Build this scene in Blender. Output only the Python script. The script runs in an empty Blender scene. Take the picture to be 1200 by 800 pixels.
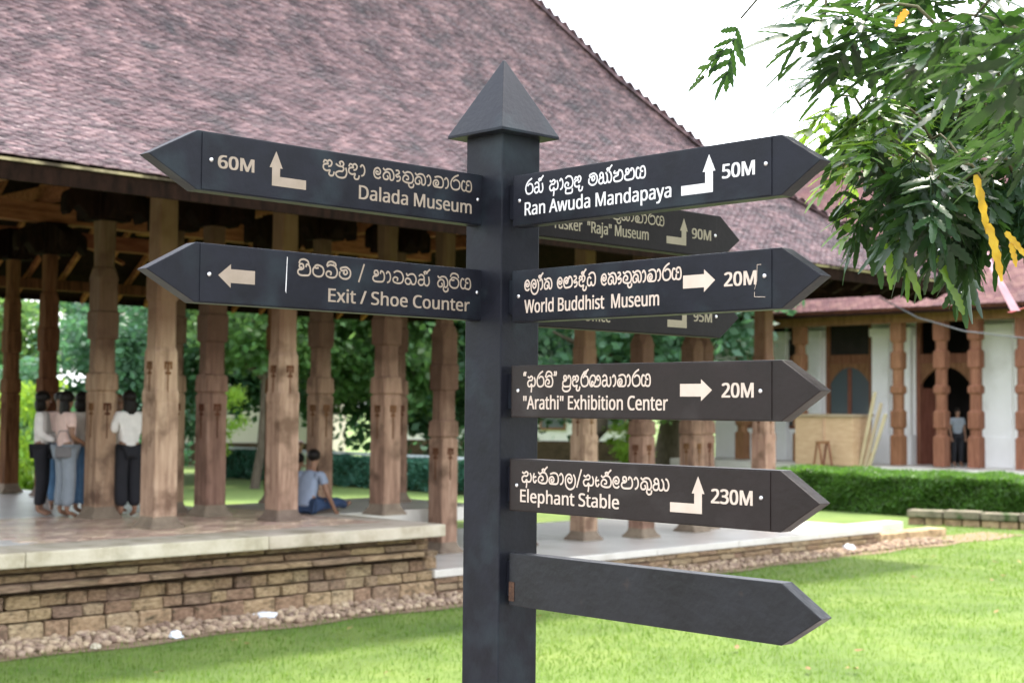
import bpy, bmesh, math, random
import numpy as np
from mathutils import Vector, Matrix, noise
R_ = math.radians
SC = bpy.context.scene
COL = SC.collection
rnd = random.Random(7)
H = 2.4                                   # height of the camera above the low lawn

# ------------------------------------------------------------------ camera
cam_d = bpy.data.cameras.new('camera'); cam = bpy.data.objects.new('camera', cam_d); COL.objects.link(cam)
cam.location = (0, 0, H)
cam.matrix_world = Matrix.Translation((0, 0, H)) @ Matrix.Rotation(R_(90 + 2.6), 4, 'X') @ Matrix.Rotation(R_(0.475), 4, 'Z')
cam_d.sensor_width = 36; cam_d.lens = 36 * 1700 / 1200
cam_d.clip_start = 0.05; cam_d.clip_end = 3000
cam_d.dof.use_dof = True; cam_d.dof.focus_distance = 4.05; cam_d.dof.aperture_fstop = 5.0; cam_d.dof.aperture_blades = 9
SC.camera = cam

# ------------------------------------------------------------------ world, sun, exposure
SUN_EL, SUN_AZ = R_(63), R_(24)          # azimuth from +Y towards +X
w = bpy.data.worlds.new("World"); SC.world = w; w.use_nodes = True
nt = w.node_tree; nt.nodes.clear()
sky = nt.nodes.new('ShaderNodeTexSky'); sky.sky_type = 'NISHITA'; sky.sun_disc = False
sky.sun_elevation = SUN_EL; sky.sun_rotation = SUN_AZ; sky.dust_density = 4; sky.air_density = 1.3
mx = nt.nodes.new('ShaderNodeMix'); mx.data_type = 'RGBA'; mx.inputs[0].default_value = 0.5
mx.inputs[7].default_value = (12.6, 13.0, 13.8, 1)
bg = nt.nodes.new('ShaderNodeBackground'); bg.inputs[1].default_value = 0.15
wo = nt.nodes.new('ShaderNodeOutputWorld')
nt.links.new(sky.outputs[0], mx.inputs[6]); nt.links.new(mx.outputs[2], bg.inputs[0]); nt.links.new(bg.outputs[0], wo.inputs[0])
sd = bpy.data.lights.new('sun', 'SUN'); sd.energy = 2.8; sd.angle = R_(5); sd.color = (1, .93, .82)
so = bpy.data.objects.new('sun', sd); COL.objects.link(so)
sdir = Vector((math.sin(SUN_AZ) * math.cos(SUN_EL), math.cos(SUN_AZ) * math.cos(SUN_EL), math.sin(SUN_EL)))
so.rotation_euler = sdir.to_track_quat('Z', 'Y').to_euler(); so.location = (0, 0, 30)
SC.view_settings.view_transform = 'Standard'; SC.view_settings.look = 'None'
SC.view_settings.exposure = 1.5; SC.view_settings.gamma = 1
SC.render.engine = 'CYCLES'
SC.cycles.use_denoising = True
SC.cycles.max_bounces = 8; SC.cycles.transparent_max_bounces = 8

# ------------------------------------------------------------------ frames
U = R_(44.5); CU, SU = math.cos(U), math.sin(U)
def wab(a, b, z=0): return Vector((a * CU - b * SU, a * SU + b * CU, z))   # hall frame -> world
def at(px, py, Y):                        # a point of the place at depth Y seen in direction px, py
    p, r, f = R_(2.6), R_(.475), 1700.
    a, b = px - 600, py - 400
    u = a * math.cos(r) + b * math.sin(r); v = -a * math.sin(r) + b * math.cos(r)
    d = Vector((u / f, math.cos(p) + v / f * math.sin(p), math.sin(p) - v / f * math.cos(p)))
    return Vector((0, 0, H)) + d * (Y / d.y)
def proj(P):
    p, r, f = R_(2.6), R_(.475), 1700.
    x, y, z = P[0], P[1], P[2] - H
    yc = y * math.cos(p) + z * math.sin(p); zc = -y * math.sin(p) + z * math.cos(p)
    u = f * x / yc; v = -f * zc / yc
    return 600 + u * math.cos(r) - v * math.sin(r), 400 + u * math.sin(r) + v * math.cos(r)

# ------------------------------------------------------------------ materials
def _n(nt, t, **k):
    n = nt.nodes.new(t)
    for a, b in k.items(): setattr(n, a, b)
    return n
def mat(name, cols, scale=4, rough=.8, stretch=(1, 1, 1), bump=.3, bscale=None, detail=6, objrand=0, island=0, spec=.3,
        metal=0, pos=(.3, .7), coords='Object', translucent=None, patch=None, rvar=0, upper=None):
    """Noise-blended colours with fine relief; optional variation by object or by piece; patch = (colour, scale, lo, hi)."""
    m = bpy.data.materials.new(name); m.use_nodes = True
    nt = m.node_tree; N = nt.nodes; L = nt.links
    b = N['Principled BSDF']; tc = _n(nt, 'ShaderNodeTexCoord'); mp = _n(nt, 'ShaderNodeMapping')
    mp.inputs['Scale'].default_value = stretch
    if objrand:          # no two pieces carry the same stains
        oi = _n(nt, 'ShaderNodeObjectInfo'); vm = _n(nt, 'ShaderNodeVectorMath', operation='ADD'); ml = _n(nt, 'ShaderNodeMath', operation='MULTIPLY'); ml.inputs[1].default_value = 57
        L.new(oi.outputs['Random'], ml.inputs[0]); L.new(tc.outputs[coords], vm.inputs[0]); L.new(ml.outputs[0], vm.inputs[1]); src_v = vm.outputs[0]
    else: src_v = tc.outputs[coords]
    L.new(src_v, mp.inputs[0])
    no = _n(nt, 'ShaderNodeTexNoise'); no.inputs['Scale'].default_value = scale; no.inputs['Detail'].default_value = detail
    no.inputs['Roughness'].default_value = .65
    L.new(mp.outputs[0], no.inputs['Vector'])
    cr = _n(nt, 'ShaderNodeValToRGB'); e = cr.color_ramp.elements
    e[0].position = pos[0]; e[1].position = pos[1]; e[0].color = (*cols[0], 1); e[1].color = (*cols[-1], 1)
    for i, c in enumerate(cols[1:-1]):
        q = e.new(pos[0] + (pos[1] - pos[0]) * (i + 1) / (len(cols) - 1)); q.color = (*c, 1)
    L.new(no.outputs[0], cr.inputs[0]); out = cr.outputs[0]
    if objrand or island:
        src = _n(nt, 'ShaderNodeObjectInfo').outputs['Random'] if objrand else _n(nt, 'ShaderNodeNewGeometry').outputs['Random Per Island']
        mr = _n(nt, 'ShaderNodeMapRange'); amt = objrand or island
        mr.inputs['To Min'].default_value = 1 - amt; mr.inputs['To Max'].default_value = 1 + amt
        L.new(src, mr.inputs[0])
        hs = _n(nt, 'ShaderNodeHueSaturation'); L.new(mr.outputs[0], hs.inputs['Value']); L.new(out, hs.inputs['Color'])
        m2 = _n(nt, 'ShaderNodeMath', operation='MULTIPLY_ADD'); m2.inputs[1].default_value = .03; m2.inputs[2].default_value = .485
        L.new(src, m2.inputs[0]); L.new(m2.outputs[0], hs.inputs['Hue'])
        out = hs.outputs[0]
    if patch:
        p2 = _n(nt, 'ShaderNodeTexNoise'); p2.inputs['Scale'].default_value = patch[1]; p2.inputs['Detail'].default_value = 5
        L.new(src_v, p2.inputs['Vector'])
        r2 = _n(nt, 'ShaderNodeMapRange'); r2.inputs['From Min'].default_value = patch[2]; r2.inputs['From Max'].default_value = patch[3]
        L.new(p2.outputs[0], r2.inputs[0])
        m3 = _n(nt, 'ShaderNodeMix', data_type='RGBA'); m3.inputs[7].default_value = (*patch[0], 1)
        L.new(r2.outputs[0], m3.inputs[0]); L.new(out, m3.inputs[6]); out = m3.outputs[2]
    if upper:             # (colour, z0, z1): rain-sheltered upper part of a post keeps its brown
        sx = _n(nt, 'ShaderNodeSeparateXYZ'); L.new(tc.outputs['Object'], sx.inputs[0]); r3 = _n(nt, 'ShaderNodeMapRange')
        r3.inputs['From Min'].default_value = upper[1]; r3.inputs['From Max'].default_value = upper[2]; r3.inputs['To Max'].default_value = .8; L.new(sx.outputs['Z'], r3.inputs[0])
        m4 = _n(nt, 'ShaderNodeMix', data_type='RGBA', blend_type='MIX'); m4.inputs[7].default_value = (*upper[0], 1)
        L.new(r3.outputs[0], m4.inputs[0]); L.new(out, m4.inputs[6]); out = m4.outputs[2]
    L.new(out, b.inputs['Base Color'])
    b.inputs['Roughness'].default_value = rough; b.inputs['Metallic'].default_value = metal
    b.inputs['Specular IOR Level'].default_value = spec
    if rvar:
        rr = _n(nt, 'ShaderNodeMapRange'); rr.inputs['To Min'].default_value = rough - rvar; rr.inputs['To Max'].default_value = rough + rvar
        rr.inputs['From Min'].default_value = .3; rr.inputs['From Max'].default_value = .7
        L.new(no.outputs[0], rr.inputs[0]); L.new(rr.outputs[0], b.inputs['Roughness'])
    if bump:
        bn = _n(nt, 'ShaderNodeTexNoise'); bn.inputs['Scale'].default_value = bscale or scale * 4; bn.inputs['Detail'].default_value = 5
        L.new(mp.outputs[0], bn.inputs['Vector'])
        bu = _n(nt, 'ShaderNodeBump'); bu.inputs['Strength'].default_value = bump; bu.inputs['Distance'].default_value = .02
        L.new(bn.outputs[0], bu.inputs['Height']); L.new(bu.outputs[0], b.inputs['Normal'])
    if translucent:
        tr = _n(nt, 'ShaderNodeBsdfTranslucent'); tr.inputs[0].default_value = (*translucent[0], 1)
        ms = _n(nt, 'ShaderNodeMixShader'); ms.inputs[0].default_value = translucent[1]
        L.new(b.outputs[0], ms.inputs[1]); L.new(tr.outputs[0], ms.inputs[2])
        L.new(ms.outputs[0], N['Material Output'].inputs[0])
    return m
M = {}
M['paint'] = mat('charcoal_paint', [(.0085, .009, .012), (.014, .015, .021)], 9, .40, bump=.05, bscale=60, spec=.14, rvar=.08, patch=((.022, .031, .036), 7, .52, .8))
M['paint_brown'] = mat('dark_brown_paint', [(.014, .010, .009), (.021, .015, .014)], 9, .42, bump=.05, bscale=60, spec=.20, rvar=.08, patch=((.036, .03, .028), 7, .54, .8))
M['paint_worn'] = mat('worn_charcoal_paint', [(.010, .0105, .012), (.016, .017, .020)], 6, .38, bump=.12, bscale=40, spec=.25, rvar=.1, patch=((.045, .03, .022), 14, .66, .82))
M['letter_gold'] = mat('cream_vinyl_gold', [(.26, .21, .155), (.32, .26, .20)], 20, .6, bump=0)
M['letter_cream'] = mat('cream_vinyl', [(.50, .41, .33), (.57, .47, .39)], 20, .55, bump=0)
M['letter_white'] = mat('white_vinyl', [(.60, .585, .57), (.67, .655, .64)], 20, .5, bump=0)
M['letter_green'] = mat('olive_vinyl', [(.22, .20, .13), (.28, .25, .17)], 20, .6, bump=0)  # duller olive lettering on the rear arms
M['steel'] = mat('zinc_steel', [(.6, .6, .6), (.75, .75, .74)], 30, .3, metal=1, bump=.05)
M['paint_rear'] = mat('shaded_arm_paint', [(.007, .006, .006), (.012, .010, .010)], 9, .55, bump=.05, bscale=60, spec=.12)  # darker copy of the arm paint; shade of the rear arms is in the colour
M['rust'] = mat('rust', [(.035, .02, .014), (.09, .045, .025)], 60, .9)
M['tile'] = mat('clay_roof_tile', [(.045, .028, .033), (.130, .077, .085), (.215, .132, .140)], 3.0, .5, bump=.2, bscale=30, island=.5, spec=.35, pos=(.30, .66), patch=((.05, .042, .048), 2.2, .50, .74))
M['tile2'] = mat('red_clay_roof_tile', [(.20, .095, .09), (.30, .15, .14)], 1.1, .7, bump=.2, bscale=20, island=.25, spec=.4, patch=((.16, .11, .11), .6, .55, .75))
M['timber'] = mat('old_brown_timber', [(.045, .018, .009), (.12, .050, .023), (.18, .08, .04)], 3, .85, (6, 6, .6), bump=.4, bscale=30, objrand=.25, spec=.1)
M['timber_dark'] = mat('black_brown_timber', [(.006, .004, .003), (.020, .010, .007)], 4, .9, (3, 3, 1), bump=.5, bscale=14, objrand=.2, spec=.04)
M['timber_warm_lit'] = mat('warm_lit_timber', [(.12, .040, .017), (.22, .082, .037), (.30, .125, .06)], 3, .75, (.8, 5, 5), bump=.3, bscale=20, objrand=.25, spec=.1)  # orange of sunlight bounced up under the roof is put into this wood
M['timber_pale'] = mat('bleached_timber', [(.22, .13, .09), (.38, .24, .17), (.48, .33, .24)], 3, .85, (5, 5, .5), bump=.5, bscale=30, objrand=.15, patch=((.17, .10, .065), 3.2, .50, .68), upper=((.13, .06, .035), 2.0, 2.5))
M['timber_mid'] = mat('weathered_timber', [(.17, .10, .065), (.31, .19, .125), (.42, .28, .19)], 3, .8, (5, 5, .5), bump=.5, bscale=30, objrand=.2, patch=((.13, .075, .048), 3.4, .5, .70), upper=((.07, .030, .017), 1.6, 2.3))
M['timber_red'] = mat('red_brown_timber', [(.13, .052, .027), (.21, .088, .046), (.27, .125, .07)], 3, .7, (4, 4, .6), bump=.3, objrand=.12)
M['cream_edge'] = mat('yellowish_eave_board', [(.36, .29, .16), (.55, .46, .30)], 6, .85, (1, 1, 1), patch=((.06, .045, .03), 2.2, .46, .58))
M['slab'] = mat('pale_coping_stone', [(.34, .29, .20), (.48, .42, .32), (.56, .50, .40)], 2.6, .8, bump=.3, bscale=30, objrand=.05, patch=((.22, .19, .12), 2.0, .52, .8))
M['stone'] = mat('brown_wall_stone', [(.13, .085, .048), (.31, .205, .12), (.46, .33, .205)], 5, .9, bump=.9, bscale=22, objrand=.26, patch=((.07, .055, .03), 3, .55, .75))
M['stone_pinkish'] = mat('rose_wall_stone', [(.13, .088, .055), (.29, .20, .125), (.44, .33, .21)], 5, .9, bump=.9, bscale=22, objrand=.3, patch=((.08, .06, .035), 3, .55, .75))
M['stone_core'] = mat('dark_wall_core', [(.04, .028, .016), (.09, .06, .035)], 6, .95, bump=.6)
M['paver'] = mat('terracotta_paver', [(.56, .38, .27), (.74, .56, .43)], 6, .26, bump=.12, objrand=.18)
M['terrace'] = mat('grey_terrace_stone', [(.56, .52, .47), (.70, .66, .60)], 1.4, .36, bump=.06, spec=.5, patch=((.42, .38, .32), 1.1, .5, .8))
M['lawn'] = mat('lawn_soil_green', [(.07, .115, .025), (.11, .165, .035), (.16, .21, .05)], .55, .95, bump=.5, bscale=40, pos=(.3, .72))
M['blade'] = mat('grass_blade', [(.06, .125, .016), (.10, .18, .026), (.18, .25, .052)], 2.2, .6, bump=0, island=.5, spec=.3, translucent=((.22, .36, .04), .42), patch=((.26, .27, .09), .9, .58, .72))
M['fallen'] = mat('dry_leaf', [(.20, .12, .05), (.34, .22, .09)], 30, .8, objrand=.3)
M['far_ground'] = mat('far_lawn', [(.10, .16, .04), (.16, .22, .06)], .2, .95, bump=.2)
M['gravel'] = mat('gravel', [(.19, .125, .085), (.33, .24, .165), (.44, .34, .25)], 8, .95, bump=.6, island=.35)
M['gravel_bed'] = mat('gravel_bed', [(.16, .11, .07), (.32, .23, .15)], 12, .95, bump=.8)
M['leaf'] = mat('fern_tree_leaf', [(.016, .038, .018), (.030, .062, .024)], 6, .28, bump=.1, bscale=30, objrand=.4, spec=.3, translucent=((.07, .17, .02), .22))
M['leaf_young_backlit'] = mat('young_backlit_leaf', [(.05, .12, .015), (.09, .18, .03)], 6, .35, bump=.1, objrand=.25, spec=.5, translucent=((.28, .46, .04), .42))  # brighter leaf copy; light shining through is put into its colour
M['leaf_yellow'] = mat('yellowed_leaf', [(.34, .17, .02), (.50, .33, .02), (.60, .44, .05)], 18, .5, bump=.3, translucent=((.8, .5, .03), .35))
M['leaf_orange'] = mat('orange_leaf', [(.60, .20, .02), (.70, .30, .04)], 30, .5, bump=.1, translucent=((.8, .35, .03), .3))
M['bark'] = mat('bark', [(.06, .045, .032), (.15, .12, .09)], 5, .95, (3, 3, .6), bump=.8)
M['twig'] = mat('green_twig', [(.05, .05, .02), (.10, .09, .04)], 8, .8)
M['crown_dark'] = mat('deep_green_foliage', [(.050, .115, .075), (.095, .19, .105)], .8, .5, bump=0, island=.55, spec=.4, translucent=((.12, .30, .12), .35))
M['crown_mid'] = mat('mid_green_foliage', [(.055, .12, .05), (.10, .19, .06)], .8, .5, bump=0, island=.5, spec=.4, translucent=((.26, .46, .12), .4))
M['crown_lime'] = mat('lime_foliage', [(.10, .20, .02), (.20, .32, .035)], .8, .5, bump=0, island=.4, spec=.4, translucent=((.40, .60, .06), .45))
M['hedge'] = mat('hedge_leaf', [(.035, .085, .012), (.075, .15, .022)], 3, .5, bump=0, island=.5, spec=.4, translucent=((.16, .36, .04), .35))
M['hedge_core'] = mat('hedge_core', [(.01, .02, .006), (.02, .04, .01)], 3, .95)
M['plaster'] = mat('white_plaster', [(.80, .79, .76), (.87, .86, .84)], 1.2, .85, bump=.1, patch=((.60, .58, .53), .9, .56, .8))
M['plaster_cream'] = mat('cream_plaster', [(.56, .51, .42), (.66, .61, .52)], .5, .85, bump=.1)
M['plywood'] = mat('plywood', [(.44, .27, .16), (.56, .37, .24)], 3, .7, (1, 1, 5), bump=.1, objrand=.1)
M['plank'] = mat('pale_plank', [(.36, .28, .17), (.46, .37, .24)], 5, .75, (4, 4, .5), bump=.2, objrand=.15)
M['void'] = mat('dark_interior_shade', [(.02, .018, .016), (.035, .03, .027)], 2, .95)  # near-black colour stands in for the unlit rooms behind the openings
M['metal_rail'] = mat('pale_painted_rail', [(.55, .62, .62), (.66, .72, .72)], 5, .5)
M['teal'] = mat('teal_low_planting', [(.03, .10, .07), (.06, .17, .11)], 1.5, .6, bump=0, island=.5, translucent=((.08, .25, .14), .3))
M['ribbon_pink'] = mat('pink_ribbon', [(.70, .36, .44), (.78, .48, .56)], 6, .6, bump=.1)
M['ribbon_white'] = mat('white_ribbon', [(.78, .74, .74), (.84, .82, .82)], 6, .6, bump=.1)
M['ribbon_red'] = mat('red_ribbon', [(.60, .12, .14), (.70, .18, .2)], 6, .6, bump=.1)
M['cable'] = mat('cable', [(.08, .08, .09), (.12, .12, .13)], 6, .6)
M['plastic_white'] = mat('white_plastic_film', [(.68, .72, .78), (.86, .88, .92)], 9, .35, bump=.4, bscale=20)
M['skin'] = mat('brown_skin', [(.22, .115, .07), (.27, .15, .095)], 14, .5, bump=.03)
M['hair'] = mat('black_hair', [(.005, .004, .003), (.012, .008, .006)], 40, .5, (1, 1, .2), bump=.4, spec=.2)
M['hair_brown'] = mat('brown_hair', [(.10, .045, .02), (.18, .08, .035)], 40, .42, (1, 1, .2), bump=.4, spec=.6)
def cloth(n, c, v=.1): return mat(n, [tuple(x * (1 - v) for x in c), tuple(min(x * (1 + v), .9) for x in c)], 10, .85, bump=.25, bscale=16)
M['c_white'] = cloth('white_cotton', (.74, .70, .66)); M['c_blush'] = cloth('blush_cotton', (.70, .50, .44)); M['c_cream'] = cloth('cream_cotton', (.72, .64, .56))
M['c_black'] = cloth('black_cotton', (.018, .018, .022)); M['c_grey'] = cloth('grey_cotton', (.24, .27, .30)); M['c_jean'] = cloth('blue_denim', (.10, .20, .34), .2)
M['c_navy'] = cloth('navy_denim', (.035, .06, .12)); M['c_shirt'] = cloth('blue_grey_cotton', (.25, .29, .37)); M['c_bag'] = cloth('grey_bag', (.16, .15, .15))
M['c_sage'] = cloth('sage_cotton', (.33, .40, .28))
def glass():
    m = bpy.data.materials.new('window_glass'); m.use_nodes = True
    b = m.node_tree.nodes['Principled BSDF']; b.inputs['Base Color'].default_value = (.09, .11, .12, 1); b.inputs['Roughness'].default_value = .12
    b.inputs['Specular IOR Level'].default_value = .8; b.inputs['Metallic'].default_value = 0
    return m
M['glass'] = glass()

# ------------------------------------------------------------------ mesh helpers
class MB:
    def __init__(s): s.v = []; s.f = []
    def add(s, vs, fs):
        k = len(s.v); s.v += [tuple(p) for p in vs]; s.f += [tuple(i + k for i in q) for q in fs]; return s
    def box(s, x0, x1, y0, y1, z0, z1, mtx=None):
        vs = [(x, y, z) for z in (z0, z1) for x, y in ((x0, y0), (x1, y0), (x1, y1), (x0, y1))]
        if mtx: vs = [tuple(mtx @ Vector(p)) for p in vs]
        return s.add(vs, [(0, 3, 2, 1), (4, 5, 6, 7), (0, 1, 5, 4), (1, 2, 6, 5), (2, 3, 7, 6), (3, 0, 4, 7)])
    def loft(s, rings, cap=True):
        n = len(rings[0]); vs = [p for r in rings for p in r]; fs = []
        for i in range(len(rings) - 1):
            for j in range(n):
                a, b = i * n + j, i * n + (j + 1) % n
                fs.append((a, b, b + n, a + n))
        if cap: fs += [tuple(range(n - 1, -1, -1)), tuple(range((len(rings) - 1) * n, len(rings) * n))]
        return s.add(vs, fs)
    def tube(s, pts, rad, n=6, cap=True):
        pts = [Vector(p) for p in pts]; rings = []
        if not isinstance(rad, (list, tuple)): rad = [rad] * len(pts)
        for i, p in enumerate(pts):
            t = (pts[min(i + 1, len(pts) - 1)] - pts[max(i - 1, 0)]).normalized()
            a = t.cross(Vector((0, 0, 1)) if abs(t.z) < .9 else Vector((1, 0, 0))).normalized(); b = t.cross(a)
            rings.append([p + (a * math.cos(2 * math.pi * k / n) + b * math.sin(2 * math.pi * k / n)) * rad[i] for k in range(n)])
        return s.loft(rings, cap)
    def mesh(s, name, m, smooth=False):
        me = bpy.data.meshes.new(name); me.from_pydata(s.v, [], s.f); me.materials.append(m)
        if smooth: me.polygons.foreach_set('use_smooth', [True] * len(me.polygons))
        me.update(); return me
    def build(s, name, m, parent=None, smooth=False, bevel=0, **k):
        me = s.mesh(name, m, smooth)
        bm = bmesh.new(); bm.from_mesh(me)
        bmesh.ops.recalc_face_normals(bm, faces=bm.faces)
        if bevel:
            bmesh.ops.bevel(bm, geom=[e for e in bm.edges if len(e.link_faces) == 2 and e.calc_face_angle(0) > .3], offset=bevel, segments=2, affect='EDGES', profile=.6)
        bm.to_mesh(me); bm.free()
        return put(name, me, parent, **k)
def put(name, me, parent=None, loc=(0, 0, 0), rot=(0, 0, 0), scale=(1, 1, 1), label=None, cat=None, group=None, kind=None):
    o = bpy.data.objects.new(name, me); COL.objects.link(o)
    o.location = loc; o.rotation_euler = rot; o.scale = scale
    if parent: o.parent = parent
    tag(o, label, cat, group, kind); return o
def tag(o, label=None, cat=None, group=None, kind=None):
    if label: o['label'] = label
    if cat: o['category'] = cat
    if group: o['group'] = group
    if kind: o['kind'] = kind
    return o
def thing(name, label, cat, loc=(0, 0, 0), rz=0, group=None):
    return put(name, None, None, loc, (0, 0, rz), label=label, cat=cat, group=group)
def copy_tree(o, parent=None):
    kids = list(o.children); c = o.copy(); COL.objects.link(c); c.parent = parent
    for k in kids: copy_tree(k, c)
    return c
def np_mesh(name, verts, quads, m, smooth=False):
    me = bpy.data.meshes.new(name); nv = len(verts); nf, k = quads.shape
    me.vertices.add(nv); me.vertices.foreach_set('co', verts.astype(np.float32).ravel())
    me.loops.add(nf * k); me.loops.foreach_set('vertex_index', quads.astype(np.int32).ravel())
    me.polygons.add(nf); me.polygons.foreach_set('loop_start', np.arange(0, nf * k, k, dtype=np.int32))
    me.materials.append(m); me.update(calc_edges=True)
    if smooth: me.polygons.foreach_set('use_smooth', [True] * nf)
    return me

# ================================================================== GROUND
def ground_z(x, y):
    """The lawn lies low along the hall and swells up to a bank where the signpost stands."""
    t = min(max((10.8 - y) / 7.5, 0), 1); t = t * t * (3 - 2 * t)
    return .95 * t
def b_of(x, y): return -x * SU + y * CU
gv = []; gf = []
xs = np.linspace(-22, 30, 66); ys = np.linspace(-12, 36, 62)
for y in ys:
    for x in xs: gv.append((x, y, ground_z(x, y) + .015 * noise.noise(Vector((x * .6, y * .6, 0)))))
nx = len(xs)
gf = [(j * nx + i, j * nx + i + 1, (j + 1) * nx + i + 1, (j + 1) * nx + i) for j in range(len(ys) - 1) for i in range(nx - 1)]
mb = MB(); mb.add(gv, gf); mb.build('lawn', M['lawn'], smooth=True, kind='structure')
MB().add([(-900, -600, -.06), (900, -600, -.06), (900, 1500, -.06), (-900, 1500, -.06)], [(0, 1, 2, 3)]).build('ground', M['far_ground'], kind='structure')

M['path'] = mat('rose_grey_bounce_ground', [(.16, .14, .13), (.25, .22, .20)], 3, .9, bump=.3)  # for unseen ground added to tone down the lawn's green bounce
pg = MB(); ys2 = np.linspace(-11, 8.6, 30)
pg.add([(x, y, ground_z(x, y) + .035) for y in ys2 for x in (-16, -8, 0, 8, 16)], [(j * 5 + i, j * 5 + i + 1, (j + 1) * 5 + i + 1, (j + 1) * 5 + i) for j in range(29) for i in range(4)])
pg.build('path', M['path'], kind='structure')  # out of view, added for its neutral bounce light
# grass blades over the part of the lawn in view
def grass():
    g = np.random.default_rng(3); n = 170000
    Y = 10.2 + 22 * g.random(n) ** 1.7; X = (g.random(n) * 2 - 1) * Y * .40
    b = -X * SU + Y * CU; a = X * CU + Y * SU
    edge = 13.12 + .25 * np.clip((a - 12) / 10, 0, 1) + .10 * np.sin(a * 3.1) + .06 * np.sin(a * 7.7)
    ok = (b < edge) | ((a > 24.2) & (b < 15.6)) ; X, Y = X[ok], Y[ok]; n = len(X)
    t = np.clip((10.8 - Y) / 7.5, 0, 1); Z = .95 * t * t * (3 - 2 * t)
    ang = g.random(n) * 2 * np.pi; hh = .018 + .05 * g.random(n) ** 3; wd = .0035 + .0022 * g.random(n); wd *= (Y / 12) ** .8; hh *= (Y / 12) ** .3
    lx = (g.random(n) - .5) * .05; ly = (g.random(n) - .5) * .05
    c, s = np.cos(ang) * wd, np.sin(ang) * wd
    V = np.stack([np.stack([X - c, Y - s, Z - .01], 1), np.stack([X + c, Y + s, Z - .01], 1), np.stack([X + lx, Y + ly, Z + hh], 1)], 1).reshape(-1, 3)
    me = np_mesh('grass', V, np.arange(3 * n).reshape(-1, 3), M['blade'])
    put('grass', me, kind='stuff', label='short bright green grass of the lawn before the pillared hall', cat='grass')
grass()

fl_me = None
def fallen():
    global fl_me
    r = random.Random(21); mb = MB(); mb.add([(-.045, 0, .0), (-.02, .018, .012), (.02, .016, .006), (.05, 0, .018), (.02, -.018, .012), (-.02, -.016, .004)], [(0, 1, 5), (1, 2, 4, 5), (2, 3, 4)])
    fl_me = mb.mesh('fallen_leaf', M['fallen'])
    for i in range(46):
        Y = r.uniform(12.6, 24); X = r.uniform(-.30, .36) * Y
        if b_of(X, Y) > 12.9: continue
        o = put('fallen_leaf', fl_me, None, (X, Y, ground_z(X, Y) + .045), (r.uniform(-.3, .3), r.uniform(-.3, .3), r.uniform(0, 6.3)), (r.uniform(.8, 1.5),) * 3, 'small dry brown leaf lying flat on the sunlit lawn', 'leaf', 'dry leaves scattered on the lawn')
fallen()
# gravel strip between wall and lawn
gp = MB()
n = 60
top = [wab(2 + 25 * i / n, 14.1, .012) for i in range(n + 1)]; bot = [wab(2 + 25 * i / n, 12.95 + .2 * min(max((2 + 25 * i / n - 12) / 10, 0), 1) + .08 * math.sin(i * 1.3), .010) for i in range(n + 1)]
gp.add(bot + top, [(i, i + 1, n + 2 + i, n + 1 + i) for i in range(n)]); gp.build('gravel_bed', M['gravel_bed'], kind='structure')
def pebbles():
    g = np.random.default_rng(5); base = []
    ph = (1 + 5 ** .5) / 2
    ico = np.array([(-1, ph, 0), (1, ph, 0), (-1, -ph, 0), (1, -ph, 0), (0, -1, ph), (0, 1, ph), (0, -1, -ph), (0, 1, -ph), (ph, 0, -1), (ph, 0, 1), (-ph, 0, -1), (-ph, 0, 1)]) / 1.9
    fc = np.array([(0, 11, 5), (0, 5, 1), (0, 1, 7), (0, 7, 10), (0, 10, 11), (1, 5, 9), (5, 11, 4), (11, 10, 2), (10, 7, 6), (7, 1, 8), (3, 9, 4), (3, 4, 2), (3, 2, 6), (3, 6, 8), (3, 8, 9), (4, 9, 5), (2, 4, 11), (6, 2, 10), (8, 6, 7), (9, 8, 1)])
    n = 5200; V = []; F = []
    a = 5 + 19.5 * g.random(n); b = 13.1 + .95 * g.random(n) ** 1.0; sz = .016 + .045 * g.random(n) ** 2.2
    for i in range(n):
        if b[i] < 13.1 + .22 * min(max((a[i] - 12) / 10, 0), 1): continue
        s = sz[i] * (1 + .7 * (g.random(3) - .5)); p = ico * s * (1 + .25 * (g.random((12, 1)) - .5))
        th = g.random() * 6.28; c_, s_ = math.cos(th), math.sin(th)
        q = np.stack([p[:, 0] * c_ - p[:, 1] * s_, p[:, 0] * s_ + p[:, 1] * c_, p[:, 2] * .75], 1)
        w_ = wab(a[i], b[i], .02 + sz[i] * .3); V.append(q + np.array(w_)); F.append(fc + 12 * (len(V) - 1))
    me = np_mesh('gravel', np.concatenate(V), np.concatenate(F), M['gravel'])
    put('gravel', me, kind='stuff', label='loose pale rubble and gravel along the foot of the stone wall', cat='gravel')
pebbles()

# ================================================================== SIGNPOST
TH = R_(44.115); C0 = Vector((-.07715, 4.3138, H)); CP = Vector((-.0305, 4.311, 0)); T2 = .0225
NLv = Vector((-math.cos(TH), -math.sin(TH), 0)); NRv = Vector((math.sin(TH), -math.cos(TH), 0))
sign = thing('signpost', 'tall dark metal signpost with pointed cap and many arrow shaped arms', 'signpost', (CP.x, CP.y, ground_z(CP.x, CP.y)))
def sub_at(o, world): o.location = Vector(world) - Vector(o.parent.location if o.parent else (0, 0, 0)); return o
zb = ground_z(CP.x, CP.y)
S = .0775
mb = MB(); mb.box(-S, S, -S, S, -.3, H + .82 - zb)
post = mb.build('post', M['paint'], sign, bevel=.004); post.rotation_euler = (0, 0, TH)
mb = MB(); mb.box(-.14, .14, -.14, .14, -.02, .015); mb.build('base_plate', M['paint'], sign, bevel=.004).rotation_euler = (0, 0, TH)
c = .118; zc = H + .800 - zb
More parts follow.
